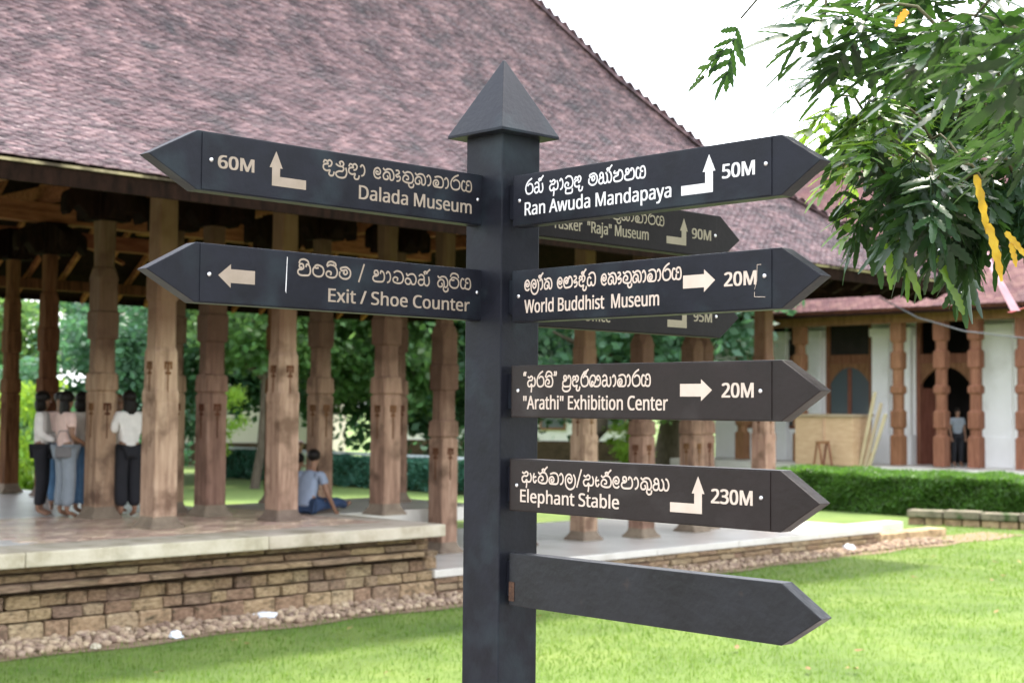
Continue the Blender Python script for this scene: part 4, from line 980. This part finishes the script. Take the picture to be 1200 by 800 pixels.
# ================================================================== FERN TREE OVERHEAD AT THE RIGHT
def leaflet(mb, p, d, up, ln, wd, wav, phase):
    n = 9; d = d.normalized(); side = d.cross(up).normalized(); L = []
    for i in range(n + 1):
        t = i / n; w_ = wd * (math.sin(math.pi * min(t * .94 + .05, 1)) ** .32) * (1 + wav * (1 if (i + phase) % 2 else -1)) * (1 - .25 * t)
        c_ = p + d * ln * t + up * (-.10 * ln * t * t) ; 
        L += [c_ + side * w_ + up * .15 * w_, c_ + up * -.08 * w_, c_ - side * w_ + up * .15 * w_]
    mb.add(L, [(3 * i + k, 3 * i + k + 1, 3 * i + k + 4, 3 * i + k + 3) for i in range(n) for k in (0, 1)])
def frond_mesh(seed, m, pairs=6, ln=.12, name='leaf'):
    r = random.Random(seed); mb = MB(); L = .034 * pairs + .03; pts = []
    for i in range(pairs * 2 + 2):
        t = i / (pairs * 2 + 1); pts.append(Vector((L * t, .02 * math.sin(t * 3 + seed), -.06 * t * t * (1 + .5 * r.random()))))
    mb.tube(pts, [.0018 * (1.2 - i / len(pts)) for i in range(len(pts))], 4)
    up = Vector((0, 0, 1))
    for k in range(pairs):
        i = 2 + 2 * k; p = pts[min(i, len(pts) - 1)]; t = k / max(pairs - 1, 1); l_ = ln * (.8 + .35 * math.sin(math.pi * (t * .8 + .15))) * r.uniform(.88, 1.1)
        for s_ in (-1, 1):
            if r.random() < .06: continue
            an = (1.05 - .45 * t) * s_ + r.uniform(-.1, .1); d = Vector((math.cos(an), math.sin(an), r.uniform(-.30, .05)))
            leaflet(mb, p, d, (up + Vector((r.uniform(-.35, .35), r.uniform(-.35, .35), 0))).normalized(), l_, .0135 * r.uniform(.85, 1.2), .20, r.randint(0, 1))
    leaflet(mb, pts[-1], Vector((1, r.uniform(-.2, .2), -.3)), up, ln, .012, .10, 0)
    me = mb.mesh(name, m, True); return me
FR = [frond_mesh(i, M['leaf'], 3 + i % 3, .085 + .008 * (i % 4)) for i in range(7)]
FY = [frond_mesh(20 + i, M['leaf_young_backlit'], 4 + i % 2, .09) for i in range(3)]
ft = thing('fern_tree', 'dark glossy fern leaved tree whose boughs hang in from the upper right', 'tree', (3.6, 4.6, 0))
FL = ft.location
MB().tube([(0, 0, .0), (.05, 0, 1.4), (0, .05, 2.9), (-.1, .05, 4.4)], [.17, .14, .12, .09], 12).build('trunk', M['bark'], ft, smooth=True)
tips = [  # px, py, depth, fronds, young and backlit, droop
 (868, 22, 4.3, 0, 0, 0),
 (955, 20, 4.0, 6, 0, .2), (975, 75, 4.4, 6, 2, .2), (1000, 25, 3.7, 7, 0, .1), (960, 128, 4.6, 4, 4, .2), (1015, 120, 4.5, 5, 4, .3), (1040, 60, 4.2, 7, 0, .2),
 (985, 188, 4.7, 4, 4, .3), (1020, 175, 4.2, 5, 3, .4), (975, 225, 4.3, 3, 0, .7), (1005, 258, 4.4, 4, 1, .7), (1060, 130, 5.0, 6, 2, .2), (1085, 30, 3.6, 7, 0, .1),
 (1055, 215, 4.0, 7, 0, .6), (1080, 180, 4.4, 6, 1, .4), (1085, 245, 3.9, 7, 0, .8), (1105, 285, 4.1, 6, 0, 1.0), (1055, 270, 4.2, 5, 1, .9), (1120, 95, 4.9, 7, 2, .2),
 (1130, 210, 4.2, 7, 0, .6), (1150, 150, 4.8, 7, 2, .2), (1140, 250, 4.0, 6, 0, .9), (1170, 60, 3.1, 6, 0, .2), (1180, 110, 4.4, 7, 1, .3), (1190, 190, 4.3, 7, 0, .5),
 (1175, 235, 4.1, 6, 0, .8), (1210, 260, 4.0, 6, 1, .9), (1130, 20, 2.9, 6, 0, .2), (1220, 30, 2.7, 6, 0, .2), (1240, 130, 4.0, 6, 0, .3), (1030, -20, 4.3, 6, 0, .1),
 (960, -25, 4.2, 5, 0, .2), (1100, -40, 4.0, 6, 0, .1), (1250, 200, 4.6, 6, 1, .4), (1300, 60, 4.2, 6, 0, .2), (1290, 240, 4.4, 5, 0, .6), (1190, -60, 4.4, 6, 0, 0),
 (1112, 318, 4.3, 3, 0, 1.3), (1090, 70, 5.2, 6, 1, .2), (1150, 25, 5.0, 6, 0, .1), (1190, 80, 5.4, 6, 1, .2), (1160, 110, 5.2, 6, 0, .3), (1070, 100, 5.0, 5, 1, .3), (1110, 160, 4.9, 6, 0, .4), (1200, 150, 3.4, 5, 0, .4)]
limb = Vector((-.1, .05, 3.6))
nodes = [Vector((-.1, .05, 3.9))]
order = sorted(range(len(tips)), key=lambda i: -tips[i][0])
leafcount = 0
r = random.Random(11)
tipw = {}
for i in order:
    px, py, Y, nf, ny, dr = tips[i]; py -= 42 * min(dr, 1) if py > 150 else 0; px += 12 if px > 900 else 0; nf += 2 if px > 1000 else 0; w_ = at(px, py, Y) - FL; tipw[i] = w_
    src = min(nodes, key=lambda q: (q - w_).length + (0 if q.x > w_.x else 5)); mid = src.lerp(w_, .5) + Vector((0, 0, .04 + .05 * (src - w_).length))
    ln_ = (src - w_).length; rb = .004 + .008 * min(ln_, 1)
    MB().tube([src, src.lerp(mid, .5) + Vector((0, 0, .02)), mid, mid.lerp(w_, .5) + Vector((0, 0, .02)), w_], [rb, rb * .85, rb * .7, rb * .55, .003], 6).build('branch', M['twig'], ft, smooth=True)
    nodes += [w_, mid]
    base_ang = math.atan2(w_.y - src.y, w_.x - src.x)
    if px < 1000: nf = max(nf - 2, 0)
    for k in range(nf + ny):
        yg = k >= nf; me = r.choice(FY if yg else FR)
        an = base_ang + (k - (nf + ny) / 2) * 6.28 / (nf + ny + 1) * .95 + r.uniform(-.3, .3); pitch = dr * r.uniform(.7, 1.2) + r.uniform(-.25, .35)
        put('leaf', me, ft, w_ + Vector((r.uniform(-.02, .02), r.uniform(-.02, .02), r.uniform(-.02, .02))), (r.uniform(-.5, .5), pitch, an), (1,) * 3 if 0 else (r.uniform(.85, 1.15),) * 3); leafcount += 1
# the loose spray against the sky and yellowed leaves
def spray(pts, rev=False):
    pass
for (px, py, an, pit) in ((872, 26, 2.6, .9), (862, 48, 3.4, .5)):
    w_ = at(px, py, 4.3) - FL; put('leaf', FR[2], ft, w_, (.4, pit, an), (.8,) * 3)
def single_leaf(px0, py0, px1, py1, Y, wd, m, lab=None):
    a_, b_ = at(px0, py0, Y), at(px1, py1, Y); mb = MB(); leaflet(mb, a_ - FL, b_ - a_, Vector((.15, -1, .2)).normalized(), (b_ - a_).length, wd * .8, .22, 0)
    o = mb.build('leaf', m, ft, smooth=True, label=lab); return o
single_leaf(1143, 205, 1160, 272, 3.35, 0.0143, M['leaf_yellow'], 'bright yellow withered leaf'); single_leaf(1158, 262, 1177, 328, 3.35, 0.0151, M['leaf_yellow'], 'bright yellow withered leaf')
single_leaf(1178, 272, 1204, 300, 3.35, 0.0118, M['leaf_yellow'], 'bright yellow withered leaf'); single_leaf(1184, 285, 1192, 312, 3.35, 0.0101, M['leaf_yellow'], 'bright yellow withered leaf')
single_leaf(1063, 12, 1050, 30, 3.35, 0.0118, M['leaf_orange'], 'small orange withered leaf')
for q in ((1098, 300, 1120, 345), (1116, 338, 1131, 368), (1055, 290, 1082, 350), (1040, 285, 1046, 338)): single_leaf(*q, 4.0, .017, M['leaf_young_backlit'])

# ================================================================== RIBBONS, CABLE
def strip(name, lab, pts, wd, m, cat='ribbon'):
    mb = MB(); P = [at(*p) for p in pts]; rings = []
    for i, p in enumerate(P):
        s_ = wd * (1 + .2 * math.sin(i * 2.1)); tw = .4 * math.sin(i * 1.3); dx = Vector((math.cos(tw), math.sin(tw), 0)) * s_; dy = Vector((-math.sin(tw), math.cos(tw), 0)) * .004
        rings.append([p - dx - dy, p + dx - dy, p + dx + dy, p - dx + dy])
    mb.loft(rings); return mb.build(name, m, None, label=lab, cat=cat)
strip('ribbon', 'pale pink ribbon hanging slantwise behind the yellow leaves', [(1140, 268, 12), (1150, 290, 12), (1163, 315, 12), (1178, 342, 12), (1190, 364, 12)], .032, M['ribbon_pink'])
strip('ribbon', 'white ribbon hanging down behind the lowest green leaves', [(1088, 268, 12), (1100, 292, 12), (1112, 315, 12), (1122, 335, 12), (1130, 348, 12)], .035, M['ribbon_white'])
strip('ribbon', 'short red ribbon end at the foot of the pale pink ribbon', [(1183, 366, 12.02), (1195, 362, 12.02), (1215, 357, 12.02)], .02, M['ribbon_red'])
mb = MB(); mb.tube([at(1030, 348, 24), at(1075, 372, 24), at(1130, 388, 24), at(1200, 396, 24), at(1330, 392, 24)], .012, 5); mb.build('cable', M['cable'], None, label='thin dark cable sagging across the front of the museum veranda', cat='cable')
# the strings the ribbons hang from
for p, q in (((1140, 268, 12), (1110, 120, 12)), ((1088, 268, 12), (1060, 120, 12))):
    mb = MB(); mb.tube([at(*p), at(*q)], .004, 4); mb.build('string', M['cable'], None, label='thin string running up from the ' + ('pale pink' if p[0] > 1100 else 'white') + ' ribbon into the tree', cat='string')

# ================================================================== PEOPLE
def skin_mesh(name, joints, edges, radii, m, root=0, sub=2):
    me = bpy.data.meshes.new('tmp'); me.from_pydata(joints, edges, []); o = bpy.data.objects.new('tmp', me); COL.objects.link(o)
    md = o.modifiers.new('s', 'SKIN'); md.use_smooth_shade = True
    for i, v in enumerate(me.skin_vertices[0].data):
        rr = radii[i]; v.radius = rr if isinstance(rr, tuple) else (rr, rr); v.use_root = (i == root)
    sb = o.modifiers.new('u', 'SUBSURF'); sb.levels = sub; sb.render_levels = sub
    bpy.context.view_layer.update()
    r_ = bpy.data.meshes.new_from_object(o.evaluated_get(bpy.context.evaluated_depsgraph_get()))
    COL.objects.unlink(o); bpy.data.objects.remove(o); r_.name = name; r_.materials.clear(); r_.materials.append(m)
    return r_
def blob_mesh(name, parts, m):
    """a few overlapping rounded volumes remeshed into one surface (hair)"""
    bm = bmesh.new()
    for (cx, cy, cz), (rx, ry, rz) in parts:
        s_ = bmesh.ops.create_icosphere(bm, subdivisions=3, radius=1)
        for v in s_['verts']:
            k = 1 + .06 * noise.noise(Vector((v.co.x * 3 + cx * 9, v.co.y * 3, v.co.z * 1.2)))
            v.co = Vector((cx + v.co.x * rx * k, cy + v.co.y * ry * k, cz + v.co.z * rz * k))
    me = bpy.data.meshes.new(name); bm.to_mesh(me); bm.free(); me.materials.append(m); me.polygons.foreach_set('use_smooth', [True] * len(me.polygons)); return me
SK = dict(pel=(0, 0, .90), wai=(0, .0, 1.03), che=(0, -.01, 1.20), nek=(0, 0, 1.36), nk2=(0, .01, 1.42), chn=(0, .035, 1.455), hed=(0, .02, 1.53), top=(0, .01, 1.59),
          ls=(-.155, 0, 1.31), le=(-.20, -.03, 1.05), lw=(-.19, .08, .84), rs=(.155, 0, 1.31), re=(.20, -.03, 1.05), rw=(.19, .08, .84),
          lh=(-.085, 0, .86), lk=(-.09, .02, .47), la=(-.09, -.02, .08), lt=(-.10, .13, .025), rh=(.085, 0, .86), rk=(.09, .02, .47), ra=(.09, -.02, .08), rt=(.10, .13, .025))
SR = dict(pel=(.125, .095), wai=(.115, .085), che=(.135, .09), nek=(.07, .06), nk2=.045, chn=(.058, .07), hed=(.072, .088), top=(.05, .06), ls=.05, le=.038, lw=.025, rs=.05, re=.038, rw=.025,
          lh=.085, lk=.055, la=.034, lt=.025, rh=.085, rk=.055, ra=.034, rt=.025)
SE = [('pel', 'wai'), ('wai', 'che'), ('che', 'nek'), ('nek', 'nk2'), ('nk2', 'chn'), ('chn', 'hed'), ('hed', 'top'), ('che', 'ls'), ('ls', 'le'), ('le', 'lw'), ('che', 'rs'), ('rs', 're'), ('re', 'rw'),
      ('pel', 'lh'), ('lh', 'lk'), ('lk', 'la'), ('la', 'lt'), ('pel', 'rh'), ('rh', 'rk'), ('rk', 'ra'), ('ra', 'rt')]
def person(label, loc, rz, pose={}, top=('c_white', 'long'), legs=('c_black', 'slim'), hair=('hair', 'long'), scale=1.0, lean=0):
    J = dict(SK); J.update(pose)
    t = thing('person', label, 'person', loc, rz); t.scale = (scale,) * 3
    names = list(J); idx = {n: i for i, n in enumerate(names)}
    joints = [J[n] for n in names]; edges = [(idx[a_], idx[b_]) for a_, b_ in SE]; radii = [SR[n] for n in names]
    # hands: palm and five fingers
    for s_, wn, en in (('l', 'lw', 'le'), ('r', 'rw', 're')):
        w_, e_ = Vector(J[wn]), Vector(J[en]); d = (w_ - e_).normalized(); sd_ = d.cross(Vector((0, 0, 1)) if abs(d.z) < .8 else Vector((0, 1, 0))).normalized()
        palm = w_ + d * .065; pi_ = len(joints); joints.append(tuple(palm)); radii.append((.030, .016)); edges.append((idx[wn], pi_))
        for k in range(4):
            f0 = palm + d * .025 + sd_ * (.026 - .017 * k); f1 = f0 + d * (.036 - .004 * abs(k - 1)) + Vector((0, .008, -.004)); f2 = f1 + d * .024 + Vector((0, .014, -.006))
            i0 = len(joints); joints += [tuple(f0), tuple(f1), tuple(f2)]; radii += [.009, .008, .0065]; edges += [(pi_, i0), (i0, i0 + 1), (i0 + 1, i0 + 2)]
        th0 = w_ + d * .035 + sd_ * .03; i0 = len(joints); joints += [tuple(th0), tuple(th0 + d * .03 + sd_ * .015)]; radii += [.010, .008]; edges += [(pi_, i0), (i0, i0 + 1)]
    body = put('body', skin_mesh('body', joints, edges, radii, M['skin'], idx['pel'], 1), t)
    # face
    hd, ch = Vector(J['hed']), Vector(J['chn']); up = (Vector(J['top']) - ch).normalized(); fw = Vector(pose.get('face', (0, 1, 0))).normalized(); sd_ = fw.cross(up).normalized(); fw = up.cross(sd_).normalized()
    fc = MB(); c_ = hd + fw * .085
    fc.loft([[c_ + up * .01 + sd_ * .006, c_ + up * .01 - sd_ * .006, c_ + up * .012 + fw * .004], [c_ - up * .028 + sd_ * .014, c_ - up * .028 - sd_ * .014, c_ - up * .024 + fw * .022]]); fc.build('nose', M['skin'], t, smooth=True)
    ey = MB()
    for s_ in (-1, 1): ey.tube([c_ + sd_ * .028 * s_ + up * .008 - fw * .012, c_ + sd_ * .028 * s_ + up * .008 - fw * .001], [.009, .007], 8)
    ey.build('eyes', M['hair'], t)
    mo = MB(); mo.tube([c_ - up * .048 + sd_ * .018 - fw * .012, c_ - up * .050 - fw * .002, c_ - up * .048 - sd_ * .018 - fw * .012], [.004, .006, .004], 6); mo.build('mouth', M['c_blush'], t)
    # clothing: skins a little larger than the body
    g = .014; T = ['wai', 'pel', 'che', 'nek', 'ls', 'le', 'rs', 're'] + (['lw', 'rw'] if top[1] == 'long' else [])
    TJ = {n: J[n] for n in T}; TJ['pel'] = tuple(Vector(J['pel']) - (Vector(J['wai']) - Vector(J['pel'])).normalized() * .05)
    if top[1] == 'short':
        TJ['le'] = tuple(Vector(J['ls']).lerp(Vector(J['le']), .62)); TJ['re'] = tuple(Vector(J['rs']).lerp(Vector(J['re']), .62))
    if top[1] == 'long':
        TJ['lw'] = tuple(Vector(J['le']).lerp(Vector(J['lw']), .92)); TJ['rw'] = tuple(Vector(J['re']).lerp(Vector(J['rw']), .92))
    TE = [('wai', 'pel'), ('wai', 'che'), ('che', 'nek'), ('che', 'ls'), ('ls', 'le'), ('che', 'rs'), ('rs', 're')] + ([('le', 'lw'), ('re', 'rw')] if top[1] == 'long' else [])
    tn = list(TJ); ti = {n: i for i, n in enumerate(tn)}
    def grow(r0, k): return tuple(q + k for q in r0) if isinstance(r0, tuple) else r0 + k
    tr = [grow(SR[n], .030 if n in ('pel',) else (.016 if n == 'nek' else g + (.012 if n in ('le', 're') else 0))) for n in tn]
    put('shirt', skin_mesh('shirt', [TJ[n] for n in tn], [(ti[a_], ti[b_]) for a_, b_ in TE], tr, M[top[0]], 0, 2), t)
    LN = ['pel', 'lh', 'lk', 'la', 'rh', 'rk', 'ra']; LJ = {n: J[n] for n in LN}; li = {n: i for i, n in enumerate(LN)}
    for s_ in 'lr': LJ[s_ + 'a'] = tuple(Vector(J[s_ + 'k']).lerp(Vector(J[s_ + 'a']), .88))
    ext = {'slim': (.018, .016, .022), 'wide': (.022, .035, .062)}[legs[1]]
    lr = [grow(SR['pel'], .012)] + [grow(SR['lh'], ext[0]), SR['lk'] + ext[1], SR['la'] + ext[2]] * 2
    put('trousers', skin_mesh('trousers', [LJ[n] for n in LN], [(0, 1), (1, 2), (2, 3), (0, 4), (4, 5), (5, 6)], lr, M[legs[0]], 0, 2), t)
    h0 = hd + up * .02 - fw * .018
    parts = [(tuple(h0 + up * .005), (.088, .100, .092))]
    if hair[1] == 'long': parts += [(tuple(h0 - fw * .05 - up * .12), (.095, .055, .17)), (tuple(h0 - fw * .06 - up * .26), (.085, .045, .16)), (tuple(h0 - fw * .055 - up * .36), (.06, .035, .12))]
    elif hair[1] == 'bob': parts += [(tuple(h0 - fw * .035 - up * .09), (.105, .085, .12))]
    elif hair[1] == 'bun': parts += [(tuple(h0 - fw * .085 - up * .03), (.045, .045, .045))]
    else: parts = [(tuple(h0 + up * .012), (.084, .098, .085))]
    put('hair', blob_mesh('hair', parts, M[hair[0]]), t)
    return t
def pxy(px, py): 
    p = at(px, py, 19.); d = p - Vector((0, 0, H)); k = (FZ - H) / d.z; q = Vector((0, 0, H)) + d * k; return (q.x, q.y, FZ)
right = -math.pi / 2; left = math.pi / 2
A1 = dict(le=(-.19, .04, 1.06), lw=(-.10, .24, 1.02), re=(.19, .02, 1.06), rw=(.12, .22, .98), lk=(-.09, .03, .47), rt=(.12, .14, .025))
person('woman in a loose white shirt and black trousers facing the group, leftmost', pxy(47, 604), right + .1, A1, ('c_white', 'long'), ('c_black', 'slim'), ('hair', 'bob'))
person('person in dark blue jeans mostly hidden behind the woman in pink', pxy(68, 598), math.pi + .4, {}, ('c_blush', 'short'), ('c_jean', 'slim'), ('hair', 'short'))
wom = person('woman with long black hair, pink top and wide grey trousers, holding a bag', pxy(75, 606), right + .8, dict(le=(-.2, .02, 1.06), lw=(-.14, .22, .96), rw=(.14, .22, .94)), ('c_blush', 'short'), ('c_grey', 'wide'), ('hair', 'long'))
person('woman in a cream blouse and pale blue jeans half behind the pillar', pxy(94, 603), right + .9, dict(le=(-.22, -.02, 1.06), lw=(-.20, .12, .90)), ('c_cream', 'long'), ('c_jean', 'wide'), ('hair', 'bob'))
person('woman in a white top and black flared trousers right of the pillar', pxy(149, 606), left - .9, dict(le=(-.2, .03, 1.10), lw=(-.10, .22, 1.25), re=(.2, .03, 1.1), rw=(.1, .22, 1.22)), ('c_white', 'long'), ('c_black', 'wide'), ('hair', 'long'), 1.01)
person('brown haired woman in a pale tunic and dark leggings behind the pillar', pxy(135, 601), right - .1, dict(le=(-.2, .03, 1.10), lw=(-.10, .20, 1.30)), ('c_cream', 'long'), ('c_black', 'slim'), ('hair_brown', 'bob'), .98)
bp = pxy(82, 606)
bg_ = thing('shoulder_bag', 'small grey bag held by the woman in the pink top', 'bag', (bp[0] - .04, bp[1] - .22, FZ + .78)); bg_.rotation_euler[2] = .3
MB().box(-.10, .10, -.04, .04, 0, .14).build('bag_body', M['c_bag'], bg_, bevel=.025); MB().tube([(-.10, 0, .19), (-.05, 0, .34), (.05, 0, .34), (.10, 0, .19)], .008, 5).build('strap', M['c_bag'], bg_)
# seated visitors on the floor edge
sit = dict(pel=(0, 0, .12), wai=(0, .04, .25), che=(0, .10, .42), nek=(0, .15, .57), nk2=(0, .17, .62), chn=(0, .20, .66), hed=(0, .20, .73), top=(0, .20, .79), ls=(-.17, .11, .52), rs=(.17, .11, .52),
           le=(-.22, .22, .30), lw=(-.16, .40, .30), re=(.26, .10, .28), rw=(.32, .20, .06), lh=(-.09, .04, .11), lk=(-.20, .42, .20), la=(-.02, .60, .08), lt=(.02, .70, .05), rh=(.09, .04, .11), rk=(.22, .46, .14), ra=(.12, .82, .07), rt=(.14, .92, .12))
person('man in a blue grey T shirt and navy trousers seated on the floor edge', pxy(358, 602), right + 1.15, sit, ('c_shirt', 'short'), ('c_navy', 'slim'), ('hair', 'short'), 1.04)
person('dark haired person sitting beside the man, mostly hidden by the pillar', pxy(338, 597), right + .9, sit, ('c_sage', 'short'), ('c_black', 'slim'), ('hair', 'short'), .95)
p = at(352, 500, 32); person('far visitor in a sage green shirt walking behind the seated man', (p.x, 32, .0), math.pi, dict(le=(-.2, .05, 1.08), lw=(-.08, .24, 1.1)), ('c_sage', 'short'), ('c_grey', 'slim'), ('hair_brown', 'short'))
b_ = seen_b(1122, 39.0); person('visitor in a pale shirt and dark trousers standing in the museum doorway', wab(39.0, b_, MZ), U + math.pi / 2 + .8, {}, ('c_grey', 'short'), ('c_black', 'slim'), ('hair', 'short'), 1.05)
print('fern leaves', leafcount)
